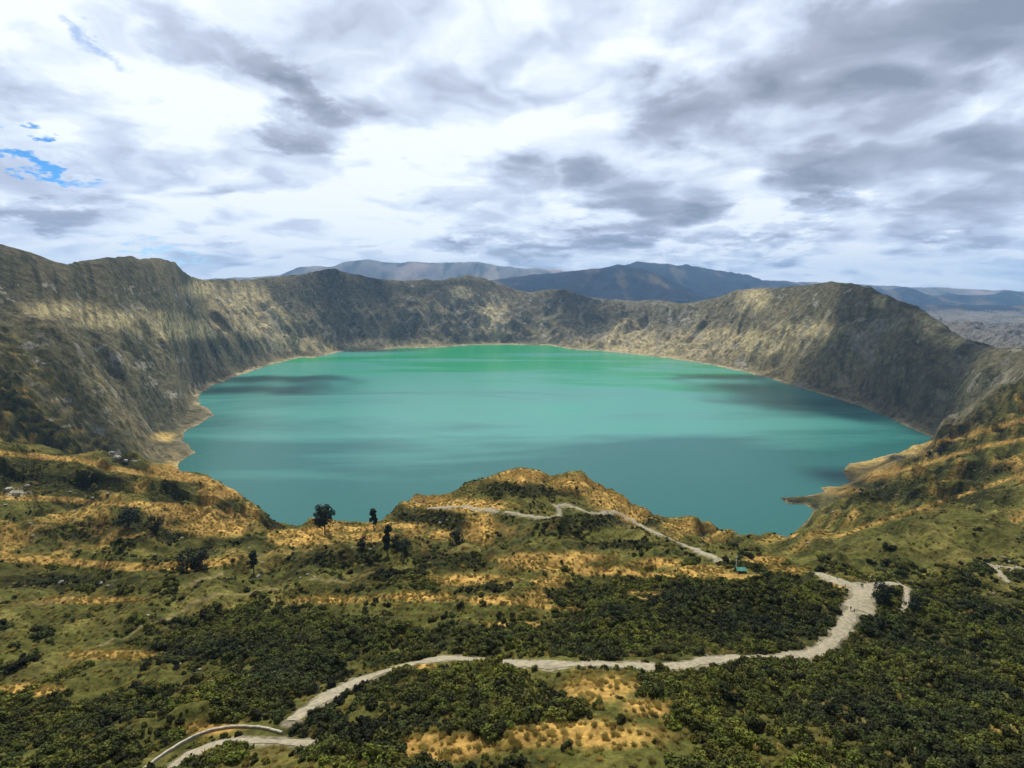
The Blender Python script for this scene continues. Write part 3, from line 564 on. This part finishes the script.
tree(374,529,18,'narrow','narrow dark conifer on the ridge edge against the lake',2)
tree(254,574,19,'narrow','slim dark tree in the gully beside pale rocks left of the ridge',3)
tree(187,570,16,'bush','rounded dark tree at the end of the ochre terrace, left one of a pair',4)
tree(200,569,17,'bush','rounded dark tree at the end of the ochre terrace, right one of a pair',5)
tree(129,529,17,'bush','dark bushy tree on the upper left terraces, larger of two',6)
tree(157,532,13,'bush','dark bushy tree on the upper left terraces, smaller of two',7)
tree(388,556,26,'narrow','tall dark conifer in the hollow below the narrow ridge conifer',8)
tree(397,548,13,'bush','small dark tree beside the tall conifer in the hollow',9)
tree(405,556,15,'bush','dark tree in the hollow, standing just right of the small dark tree',10)
tree(363,549,12,'bush','dark bush-like tree on rocky ground below the two ridge trees',11)
tree(456,545,15,'bush','dark tree at the left edge of the ochre slope on the knoll',12)
tree(928,457,5,'bush','tiny dark tree on the grassy bank above the lake at right, left of two',13)
tree(937,455,6,'bush','tiny dark tree on the grassy bank above the lake at right, right of two',14)
tree(884,606,17,'bush','large dark bush enclosed by the loop of the pale path',15,'bush')
tree(912,612,13,'bush','large dark bush just right of the looped path',16,'bush')
# rocks ------------------------------------------------------------
def rock_mesh(seed):
    import bmesh
    bm=bmesh.new(); bmesh.ops.create_icosphere(bm,subdivisions=3,radius=1); rs=np.random.default_rng(seed)
    pl=[(lambda d:(d/np.linalg.norm(d),rs.uniform(.55,.9)))(rs.normal(size=3)) for _ in range(11)]
    for v_ in bm.verts:
        p=np.array(v_.co); 
        for n_,h_ in pl:
            q=p@n_
            if q>h_: p=p-n_*(q-h_)*.95
        p=p*(1+.10*math.sin(p[0]*7+seed)*math.cos(p[1]*6+p[2]*5)); v_.co=p*np.array([1.15,.9,.8])
    me=bpy.data.meshes.new('boulder'); bm.to_mesh(me); bm.free(); me.materials.append(m_rock); return me
RM=[rock_mesh(i) for i in range(6)]
rl=random.Random(5)
ROCKS=[('pale boulder on the valley floor below the left crater wall',[(112,453,5),(118,458,6),(126,461,4),(134,461,3.5)]),
('pale block beside the upper left terrace path',[(8,490,6),(16,494,5),(27,486,4),(70,492,3),(108,494,3),(86,497,2),(93,498,2.5)]),
('small whitish boulder in the dark terrace scrub at left',[(30,524,3),(33,536,3.4),(75,512,2.5),(5,505,3),(182,538,2.6),(60,583,4),(25,584,3),(100,583,4),(108,586,3),(148,615,2.6)]),
('white rock in the gully beside the slim dark tree',[(261,556,3.5),(262,563,3),(258,577,4)]),
('grey boulder among the scrub in the hollow below the ridge',[(300,578,3),(308,575,3.5),(314,577,3),(290,580,2.5),(364,555,4),(370,550,4),(377,556,3),(352,548,3)]),
('pale crag on the shoulder of the knoll',[(440,523,4),(446,521,4),(415,503,3.5),(424,501,4),(445,540,4),(452,503,3)]),
('grey rock in the band of rocks under the ochre slope',[(478,583,3),(485,585,4),(492,584,3),(500,586,3),(513,588,2.6)]),
('white boulder beside the hut and pole',[(730,560,2.6),(735,566,2),(752,566,2.4),(757,570,2.6),(728,556,2)]),
('pale rock on the right hand slope above the pale path bend',[(808,543,2.4),(897,495,2.4),(860,492,2.2),(833,512,2),(1010,562,4),(1018,568,4),(1003,558,3),(993,594,2.4),(968,594,2)]),
('pale rock half buried in scrub on the lower left slope',[(204,676,4.5),(213,682,4),(200,670,3),(190,690,2.4),(180,664,2.4),(165,655,2)]),
('dark rock at the tip of the right lake headland',[(784,499,3),(790,501,3.4),(797,501,2.6)])]
m_dr=simple('dark lava',(.05,.045,.04),.9,.4,.5,.3)
for lab,ls in ROCKS:
    for (px,py,s) in ls:
        x,y=ground(px,py); z=float(hz(x,y)); dist=math.sqrt(x*x+y*y+z*z); q=s*dist/F*.46; me=RM[rl.randrange(6)]
        if 'dark rock' in lab: me=me.copy(); me.materials[0]=m_dr; z=max(z,LAKE)
        o=link(bpy.data.objects.new('boulder',me)); o.location=(x,y,z+q*.15); o.rotation_euler=(rl.uniform(-.3,.3),rl.uniform(-.3,.3),rl.uniform(0,6.28)); o.scale=(q*rl.uniform(.9,1.3),q*rl.uniform(.8,1.2),q*rl.uniform(.7,1.1)); tag(o,lab,'boulder',lab.split(' on ')[0]+'s' if 0 else 'boulders: '+lab)
# low retaining wall along the lower path -------------------------
m_wall=simple('pale stone kerb',(.30,.27,.20),.95,.4,1.4,.06)
wp=[ground(*p) for p in [(143,771),(158,759),(175,748),(192,738),(207,732),(222,729),(240,727),(258,728),(272,731),(282,734)]]
wl=resample(wp,1.0); v=[];f=[]
tg=np.gradient(wl,axis=0); tg/=np.hypot(tg[:,0],tg[:,1])[:,None]; nr=np.stack([-tg[:,1],tg[:,0]],1)
for i,(p,n) in enumerate(zip(wl,nr)):
    z=float(hz(*p)); hh=.62+.05*math.sin(i*1.9)
    for s,h_ in ((-.26,-.4),(-.26,hh-.08),(-.18,hh),(.18,hh),(.26,hh-.08),(.26,-.4)): q=p+n*s; v.append((q[0],q[1],z+h_))
for i in range(len(wl)-1):
    for k in range(5): a=i*6+k; f.append((a,a+1,a+7,a+6))
f.append((0,5,4,3,2,1)); n_=(len(wl)-1)*6; f.append(tuple(n_+k for k in range(6)))
w_o=mesh('low_wall',v,f,m_wall); tag(w_o,'low pale stone wall curving along the lower left path','wall')
# stall and poles -------------------------------------------------
def box(v,f,c,s,rz=0):
    b0=len(v); ca,sa=math.cos(rz),math.sin(rz)
    for dx in (-.5,.5):
        for dy in (-.5,.5):
            for dz in (-.5,.5): x_,y_=dx*s[0],dy*s[1]; v.append((c[0]+x_*ca-y_*sa,c[1]+x_*sa+y_*ca,c[2]+dz*s[2]))
    for q in ((0,1,3,2),(4,6,7,5),(0,4,5,1),(2,3,7,6),(0,2,6,4),(1,5,7,3)): f.append(tuple(b0+i for i in q))
m_teal=simple('teal tarpaulin',(.06,.22,.17),.6,.2,2); m_wood=simple('weathered wood',(.22,.17,.11),.9,.3,3); m_white=simple('white painted pole',(.7,.7,.66),.6,.1,3)
gx,gy=ground(740.5,572); gz=float(hz(gx,gy)); sc=math.sqrt(gx*gx+gy*gy+gz*gz)/F
st=bpy.data.objects.new('stall',None); link(st); st.location=(gx,gy,gz); tag(st,'small shelter under a teal tarpaulin on the saddle below the knoll','stall')
W,D_,H_=8.5*sc,3.,4.6*sc
v=[];f=[]
nx=8
for i in range(nx+1):
    for k,(yy,zz_) in enumerate(((-D_/2,H_*.62),(0,H_+.12*math.sin(i*1.3)),(D_/2,H_*.62))): v.append((-W/2+W*i/nx,yy,zz_-.1*math.sin(math.pi*i/nx)))
for i in range(nx):
    for k in range(2): a=i*3+k; f.append((a,a+3,a+4,a+1))
ro=mesh('tarpaulin',v,f,m_teal,st); sm=ro.modifiers.new('thick','SOLIDIFY'); sm.thickness=.06
v=[];f=[]
for i in range(nx+1):
    for k in range(3): v.append((-W/2+W*i/nx,D_/2-.05+.06*math.sin(i*2.1),H_*.62*k/2))
for i in range(nx):
    for k in range(2): a=i*3+k; f.append((a,a+3,a+4,a+1))
bc=mesh('back_sheet',v,f,m_teal,st); sm=bc.modifiers.new('thick','SOLIDIFY'); sm.thickness=.05
for sx_ in (-1,1):
    for sy_ in (-1,1):
        v=[];f=[]; tube([(sx_*W*.46,sy_*D_*.46,-.6),(sx_*W*.46,sy_*D_*.46,H_*.64)],[.07,.06],v,f,6); mesh('post',v,f,m_wood,st)
v=[];f=[]; box(v,f,(0,-.2,.8),(W*.7,.8,.08)); 
for sx_ in (-1,1): box(v,f,(sx_*W*.3,-.2,.37),(.1,.7,.78))
mesh('counter',v,f,m_wood,st)
for (px,py,h,lab,m_) in [(736,568,12,'thin white pole standing behind the teal shelter',m_white),(1014,572,13,'thin pole by the pale path bend at the right edge',m_wood)]:
    x,y=ground(px,py); z=float(hz(x,y)); H=h*math.sqrt(x*x+y*y+z*z)/F; v=[];f=[]
    tube([(0,0,-.5),(0,0,H*.5),(0,0,H)],[.14,.12,.09],v,f,8); box(v,f,(0,0,H*.86),(1.1,.12,.12)); o=mesh('pole',v,f,m_); o.location=(x,y,z); tag(o,lab,'pole')
# people -----------------------------------------------------------
m_skin=simple('skin',(.35,.2,.13),.6,.1,3); m_hair=simple('hair',(.02,.015,.012),.7,.1,3)
def cloth(n,c): return simple(n,c,.85,.2,4)
def person(px,py,jack,trous,face,stride,label,group=None,hm=1.72):
    x,y=ground(px,py); z=float(hz(x,y))+.14
    J=[(0,0,.95),(0,0,1.15),(0,.01,1.38),(0,.0,1.5),(0,-.01,1.62),(0,-.015,1.72)]
    RR=[.16,.145,.17,.07,.095,.085]
    E=[(0,1),(1,2),(2,3),(3,4),(4,5)]
    def add(p,r,par): J.append(p); RR.append(r); E.append((par,len(J)-1)); return len(J)-1
    for s in (-1,1):
        a=add((s*.19,0,1.42),.06,2); a=add((s*.25,-s*stride*.25+.02,1.15),.048,a); a=add((s*.25,-s*stride*.55-.08,.92),.036,a); a=add((s*.245,-s*stride*.6-.12,.83),.035,a)
        k=add((s*.10,0,.86),.10,0); k=add((s*.105,s*stride*.35-.03,.48),.065,k); k=add((s*.105,s*stride*.8,.08),.045,k); add((s*.115,s*stride*.8-.15,.03),.035,k)
    me=bpy.data.meshes.new('person'); me.from_pydata(J,E,[]); o=link(bpy.data.objects.new('person',me)); md=o.modifiers.new('skin','SKIN')
    for i,r in enumerate(RR): me.skin_vertices[0].data[i].radius=(r,r*(.8 if i<3 else 1))
    for i in range(len(J)): me.skin_vertices[0].data[i].use_root=(i==0)
    o.modifiers.new('sub','SUBSURF').levels=1
    dg=bpy.context.evaluated_depsgraph_get(); ev=o.evaluated_get(dg); nm=bpy.data.meshes.new_from_object(ev); o.modifiers.clear(); o.data=nm; nm.materials.clear()
    for m_ in (trous,jack,m_skin,m_hair): nm.materials.append(m_)
    for pg in nm.polygons:
        c=pg.center; zc_=c.z; i=1
        if zc_<.93 and abs(c.x)<.21: i=0
        if zc_>1.5: i=2
        if zc_>1.66 or (zc_>1.56 and c.y>.02): i=3
        if zc_<.88 and abs(c.x)>.21: i=2
        pg.material_index=i; pg.use_smooth=True
    o.location=(x,y,z); o.rotation_euler=(0,0,face); s=hm/1.78; o.scale=(s,s,s); tag(o,label,'person',group); return o
CB=cloth('black cloth',(.012,.012,.015)); CR=cloth('red cloth',(.45,.06,.05)); CBl=cloth('blue cloth',(.05,.10,.28)); CT=cloth('teal cloth',(.08,.25,.26)); CJ=cloth('jeans',(.05,.07,.12)); CG=cloth('grey cloth',(.15,.15,.16))
person(837,580,CT,CJ,.4,.25,'person in a teal jacket walking near the pale clearing')
person(845,588,CR,CJ,1.4,.22,'person in a red top at the edge of the path junction')
person(861,587.5,CB,CG,2.6,.2,'person in black standing alone at the path junction')
person(862.5,588,CG,CB,2.9,.2,'person in grey close beside the one in black at the junction')
person(850.5,611,CB,CB,.2,.25,'taller person in black walking down the path below the junction',hm=1.85)
person(854,613.5,CB,CJ,.1,.2,'person in black jacket and dark jeans at right of the taller one')
person(318,692,CBl,CB,1.2,.2,'person in a blue jacket near the lower end of the path')
person(315.5,693.5,CB,CJ,1.0,.2,'person in dark clothes beside the one in blue')
person(738,576.5,CR,CB,.3,.2,'person in red in front of the teal shelter')
# ---------------------------------------------------------------- air
hz_m=bpy.data.materials.new('haze air'); hz_m.use_nodes=True; nt=hz_m.node_tree; nt.nodes.clear(); oo=N(nt,'ShaderNodeOutputMaterial'); pv=N(nt,'ShaderNodeVolumePrincipled'); pv.inputs['Color'].default_value=(.34,.62,1,1); pv.inputs['Density'].default_value=3.9e-5; nt.links.new(pv.outputs[0],oo.inputs['Volume'])
v=[];f=[]; box(v,f,(0,9500,-40),(120000,20400,2000)); hzo=mesh('haze',v,f,hz_m); tag(hzo,'thin blue air over the crater and far ranges','haze',kind='stuff')
# ---------------------------------------------------------------- sky
SUN_EL,SUN_AZ=56,-14          # azimuth from straight ahead, minus is left
wd=bpy.data.worlds.new('World'); scene.world=wd; wd.use_nodes=True; wd.cycles.sampling_method='MANUAL'; wd.cycles.sample_map_resolution=256; nt=wd.node_tree; nt.nodes.clear(); L=nt.links.new
wo=N(nt,'ShaderNodeOutputWorld'); sky=N(nt,'ShaderNodeTexSky'); sky.sky_type='NISHITA'; sky.sun_disc=False; sky.sun_elevation=R(SUN_EL); sky.sun_rotation=R(SUN_AZ); sky.altitude=3800
bg=N(nt,'ShaderNodeBackground'); bg.inputs[1].default_value=.12; hs_=N(nt,'ShaderNodeHueSaturation'); hs_.inputs['Saturation'].default_value=1.45; L(sky.outputs[0],hs_.inputs['Color']); L(hs_.outputs[0],bg.inputs[0])
tc=N(nt,'ShaderNodeTexCoord'); sp=N(nt,'ShaderNodeSeparateXYZ'); L(tc.outputs['Generated'],sp.inputs[0])
def M(op,a,b=None,c=None):
    n=N(nt,'ShaderNodeMath',operation=op)
    for i,q in enumerate((a,b,c)):
        if q is None: continue
        if isinstance(q,(int,float)): n.inputs[i].default_value=q
        else: L(q,n.inputs[i])
    return n.outputs[0]
def MRn(x,a,b_,c=0,d=1,sm=True):
    n=N(nt,'ShaderNodeMapRange'); n.interpolation_type='SMOOTHSTEP' if sm else 'LINEAR'; L(x,n.inputs[0])
    for i,q in enumerate((a,b_,c,d)): n.inputs[i+1].default_value=q
    return n.outputs[0]
# SKY
SKYB=[(900,42,230,60,.32,0),(940,165,150,40,.15,10),(250,80,150,26,.17,32),(330,130,60,22,.12,20),(560,185,200,30,.17,8),(440,205,60,20,.12,0),(780,225,160,16,.14,0),(40,90,90,24,.14,10),(600,238,190,12,.13,0),(960,245,90,14,.12,0),(20,212,60,10,.14,0),(700,130,60,30,.08,0),(150,200,60,12,.09,0),(235,190,50,20,-.14,10),(330,205,30,14,-.12,0),(90,175,50,14,-.12,10),(480,40,150,60,-.17,0),(150,115,60,16,-.10,0),(785,205,50,16,-.14,0),(300,245,230,8,-.14,0),(760,262,250,6,-.12,0),(620,70,90,40,-.10,0),(460,160,50,14,-.07,0),(870,255,90,8,-.08,0)]
zc_=M('MAXIMUM',sp.outputs[2],0.0); den=M('ADD',zc_,.21)
cxn=M('DIVIDE',sp.outputs[0],den); cyn=M('DIVIDE',sp.outputs[1],den)
cv=N(nt,'ShaderNodeCombineXYZ'); L(cxn,cv.inputs[0]); L(cyn,cv.inputs[1])
def VM(op,a,b):
    n=N(nt,'ShaderNodeVectorMath',operation=op)
    for i,q in enumerate((a,b)):
        if isinstance(q,(tuple,float,int)): n.inputs[i if op!='SCALE' or i==0 else 3].default_value=q
        else: L(q,n.inputs[i])
    return n.outputs[0]
def wn(scale,det,rough,off=(0,0,0),dist=0,src=None,out=0):
    n=N(nt,'ShaderNodeTexNoise'); n.inputs['Scale'].default_value=scale; n.inputs['Detail'].default_value=det; n.inputs['Roughness'].default_value=rough; n.inputs['Distortion'].default_value=dist; L(VM('ADD',src or cv.outputs[0],off),n.inputs['Vector']); return n.outputs[out]
az=M('ARCTAN2',sp.outputs[0],sp.outputs[1]); elv=M('ARCSINE',sp.outputs[2])
wob=wn(1.6,6,.62,(4,4,0)); wob2=wn(2.2,6,.62,(14,9,0))
azw=M('ADD',az,M('MULTIPLY',M('SUBTRACT',wob,.5),.60)); elw=M('ADD',elv,M('MULTIPLY',M('SUBTRACT',wob2,.5),.26))
def skyblob(px,py,rx,ry,amt,rot=0):
    vx,vy=(px-512)/F,(384-py)/F; d=np.array([vx,CP+vy*SP,-SP+vy*CP]); d/=np.linalg.norm(d); a0=math.atan2(d[0],d[1]); e0=math.asin(d[2])
    da=M('SUBTRACT',azw,a0); de=M('SUBTRACT',elw,e0); c,s_=math.cos(R(rot)),math.sin(R(rot))
    p1=M('ADD',M('MULTIPLY',da,c),M('MULTIPLY',de,-s_)); p2=M('ADD',M('MULTIPLY',da,s_),M('MULTIPLY',de,c))   # rot>0: runs down to the right
    q1=M('DIVIDE',p1,rx/F*.85); q2=M('DIVIDE',p2,ry/F*.9); r=M('SQRT',M('ADD',M('MULTIPLY',q1,q1),M('MULTIPLY',q2,q2)))
    return M('MULTIPLY',MRn(r,1.5,.1),amt)
wv=N(nt,'ShaderNodeTexNoise'); wv.inputs['Scale'].default_value=2.2; wv.inputs['Detail'].default_value=4; L(cv.outputs[0],wv.inputs['Vector'])
warp=VM('MULTIPLY',VM('SUBTRACT',wv.outputs['Color'],(.5,.5,.5)),(.55,.55,0))
def puff(src,scale,off):
    n=N(nt,'ShaderNodeTexVoronoi',feature='F1'); n.inputs['Scale'].default_value=scale; L(VM('ADD',src,off),n.inputs['Vector']); return M('SUBTRACT',1,n.outputs['Distance'])
def density(o):
    src=VM('ADD',VM('ADD',cv.outputs[0],warp),o)
    return M('ADD',M('MULTIPLY',wn(.9,3,.5,(3.3,1.7,0),src=src),.36),M('ADD',M('MULTIPLY',puff(src,1.7,(5.2,1.1,0)),.28),M('ADD',M('MULTIPLY',puff(src,4.2,(1.2,7.1,0)),.15),M('MULTIPLY',wn(2.1,7,.54,(2,5,0),src=src),.32))))
d0=density((0,0,0)); d1=density((.015,-.11,0)); d2=density((.03,-.30,0))
extra=None
for b_ in SKYB:
    q_=skyblob(*b_); extra=q_ if extra is None else M('ADD',extra,q_)
gap=M('ADD',skyblob(20,160,50,8,1.05,4),M('ADD',skyblob(162,261,30,5,.75),M('ADD',skyblob(100,42,22,9,.5,20),skyblob(820,214,16,6,.35))))
thick=M('ADD',d0,extra)
cover=M('SUBTRACT',1,MRn(M('ADD',gap,M('MULTIPLY',M('SUBTRACT',wob,.5),.7)),.12,.95,0,1))
edge=M('ADD',M('MULTIPLY',M('SUBTRACT',d1,d0),3.4),M('MULTIPLY',M('SUBTRACT',d2,d0),1.5))
over=MRn(sp.outputs[2],.48,.75,0,.75)                      # out-of-view sky overhead and behind darkened to lower the ambient light
back=MRn(sp.outputs[1],.25,-.35,0,.55)
grey=M('ADD',MRn(thick,.48,.87,0,1,False),M('ADD',edge,M('MAXIMUM',over,back)))
hb=MRn(sp.outputs[2],.0,.10,1,0); gr3=M('MULTIPLY',M('MAXIMUM',grey,0),M('SUBTRACT',1,M('MULTIPLY',hb,.25)))
ramp=N(nt,'ShaderNodeValToRGB'); L(gr3,ramp.inputs[0]); el=ramp.color_ramp.elements; el[0].position=0; el[0].color=(.88,.93,.98,1); el[1].position=1; el[1].color=(.24,.28,.36,1)
q=el.new(.16); q.color=(.75,.82,.92,1); q=el.new(.38); q.color=(.57,.64,.78,1); q=el.new(.62); q.color=(.39,.43,.54,1)
bgc=N(nt,'ShaderNodeBackground'); bgc.inputs[1].default_value=1.0; L(ramp.outputs[0],bgc.inputs[0])
mxs=N(nt,'ShaderNodeMixShader'); L(cover,mxs.inputs[0]); L(bg.outputs[0],mxs.inputs[1]); L(bgc.outputs[0],mxs.inputs[2]); L(mxs.outputs[0],wo.inputs[0])
# unseen high clouds added above the frame to shade chosen parts of the crater
m_c,ntc,bc_=mat('cloud vapour'); ntc.nodes.remove(bc_); df=N(ntc,'ShaderNodeBsdfDiffuse'); df.inputs[0].default_value=(.95,.95,.97,1); tr=N(ntc,'ShaderNodeBsdfTranslucent'); tr.inputs[0].default_value=(.9,.92,.95,1); mm=N(ntc,'ShaderNodeMixShader'); mm.inputs[0].default_value=.55
ntc.links.new(df.outputs[0],mm.inputs[1]); ntc.links.new(tr.outputs[0],mm.inputs[2]); ntc.links.new(mm.outputs[0],[n for n in ntc.nodes if n.type=='OUTPUT_MATERIAL'][0].inputs[0])
sv=np.array([math.sin(R(SUN_AZ))*math.cos(R(SUN_EL)),math.cos(R(SUN_AZ))*math.cos(R(SUN_EL)),math.sin(R(SUN_EL))])
CZ=6200.
at_=ntc.nodes.new('ShaderNodeAttribute'); at_.attribute_name='thin'; tcn=ntc.nodes.new('ShaderNodeTexCoord'); nz_=ntc.nodes.new('ShaderNodeTexNoise'); nz_.inputs['Scale'].default_value=.006; nz_.inputs['Detail'].default_value=5; ntc.links.new(tcn.outputs['Object'],nz_.inputs['Vector'])
ad_=ntc.nodes.new('ShaderNodeMath'); ad_.operation='MULTIPLY_ADD'; ad_.inputs[1].default_value=1.3; ntc.links.new(nz_.outputs[0],ad_.inputs[0]); ntc.links.new(at_.outputs['Fac'],ad_.inputs[2])
mr_=ntc.nodes.new('ShaderNodeMapRange'); mr_.inputs[1].default_value=.75; mr_.inputs[2].default_value=1.55; ntc.links.new(ad_.outputs[0],mr_.inputs[0])
tp_=ntc.nodes.new('ShaderNodeBsdfTransparent'); mt_=ntc.nodes.new('ShaderNodeMixShader'); ntc.links.new(mr_.outputs[0],mt_.inputs[0]); ntc.links.new(tp_.outputs[0],mt_.inputs[1]); ntc.links.new(mm.outputs[0],mt_.inputs[2]); ntc.links.new(mt_.outputs[0],[n for n in ntc.nodes if n.type=='OUTPUT_MATERIAL'][0].inputs[0])
for n_,(px,py,rx,ry,ex_) in enumerate([(360,290,520,150,0),(580,305,300,200,0),(905,305,300,200,0),(990,400,200,220,0),(275,382,420,170,0),(830,398,470,300,0),(925,418,260,200,0),(740,380,300,120,0),(60,520,110,70,0),(900,490,130,60,0)]):
    gx_,gy_=(lambda t:(float(uu(px,t))*LAKE/t,LAKE/t))(float(tt(py))) if py>350 else ground(px,py)
    gz_=LAKE if py>350 else float(hz(gx_,gy_)); k_=(CZ-gz_)/sv[2]; c_=np.array([gx_,gy_,gz_])+sv*k_
    rs=np.random.default_rng(n_+50); v=[];f=[]; na,nr_=120,10
    prof=1+.28*np.array([noise(np.array([math.cos(2*math.pi*i/na)*1.6+n_*7]),np.array([math.sin(2*math.pi*i/na)*1.6]))[0]+.5*noise(np.array([math.cos(2*math.pi*i/na)*4+n_*7]),np.array([math.sin(2*math.pi*i/na)*4+5]))[0]+.35*noise(np.array([math.cos(2*math.pi*i/na)*11+n_*7]),np.array([math.sin(2*math.pi*i/na)*11+5]))[0] for i in range(na)])*1.7
    for j_ in range(nr_+1):
        ph=-math.pi/2+math.pi*j_/nr_
        for i in range(na):
            a=2*math.pi*i/na; r_=math.cos(ph)*prof[i]; h_=math.sin(ph)*(150 if ph<0 else 300); x_,y_=math.cos(a)*r_*rx,math.sin(a)*r_*ry; h_+=float(noise(np.array([x_/110.+n_]),np.array([y_/110.]))[0])*60*math.cos(ph); v.append((x_,y_,h_))
    for j_ in range(nr_):
        for i in range(na): f.append((j_*na+i,j_*na+(i+1)%na,(j_+1)*na+(i+1)%na,(j_+1)*na+i))
    o=mesh('shade_cloud',v,f,m_c,smooth=True); q_at=o.data.attributes.new('thin','FLOAT','POINT'); q_at.data.foreach_set('value',[float(1-sstep(.35,1.,math.cos(-math.pi/2+math.pi*j_/nr_))) for j_ in range(nr_+1) for i in range(na)]); o.location=c_; tag(o,'unseen white puff added high up to shade the crater','shade_cloud','added clouds out of view that shade the crater',kind='structure')
sl=bpy.data.lights.new('sun','SUN'); sl.energy=5.0; sl.angle=R(.5); sl.color=(1,.95,.86); so=link(bpy.data.objects.new('sun',sl))
so.rotation_euler=(R(-(90-SUN_EL)),0,R(-SUN_AZ))   # shines back towards the viewpoint from ahead
so.location=(0,0,800)
# ---------------------------------------------------------------- camera
cam=bpy.data.cameras.new('camera'); cam.sensor_width=36; cam.lens=F/1024*36; cam.clip_start=.5; cam.clip_end=120000
co_=link(bpy.data.objects.new('camera',cam)); co_.location=(0,0,0); co_.rotation_euler=(R(90)-P,0,0); scene.camera=co_
vs=scene.view_settings; vs.view_transform='Standard'; vs.look='None'; vs.exposure=.25; vs.gamma=1; vs.use_curve_mapping=False
scene.cycles.max_bounces=4; scene.cycles.diffuse_bounces=2; scene.cycles.glossy_bounces=2; scene.cycles.volume_bounces=0; scene.cycles.transparent_max_bounces=8
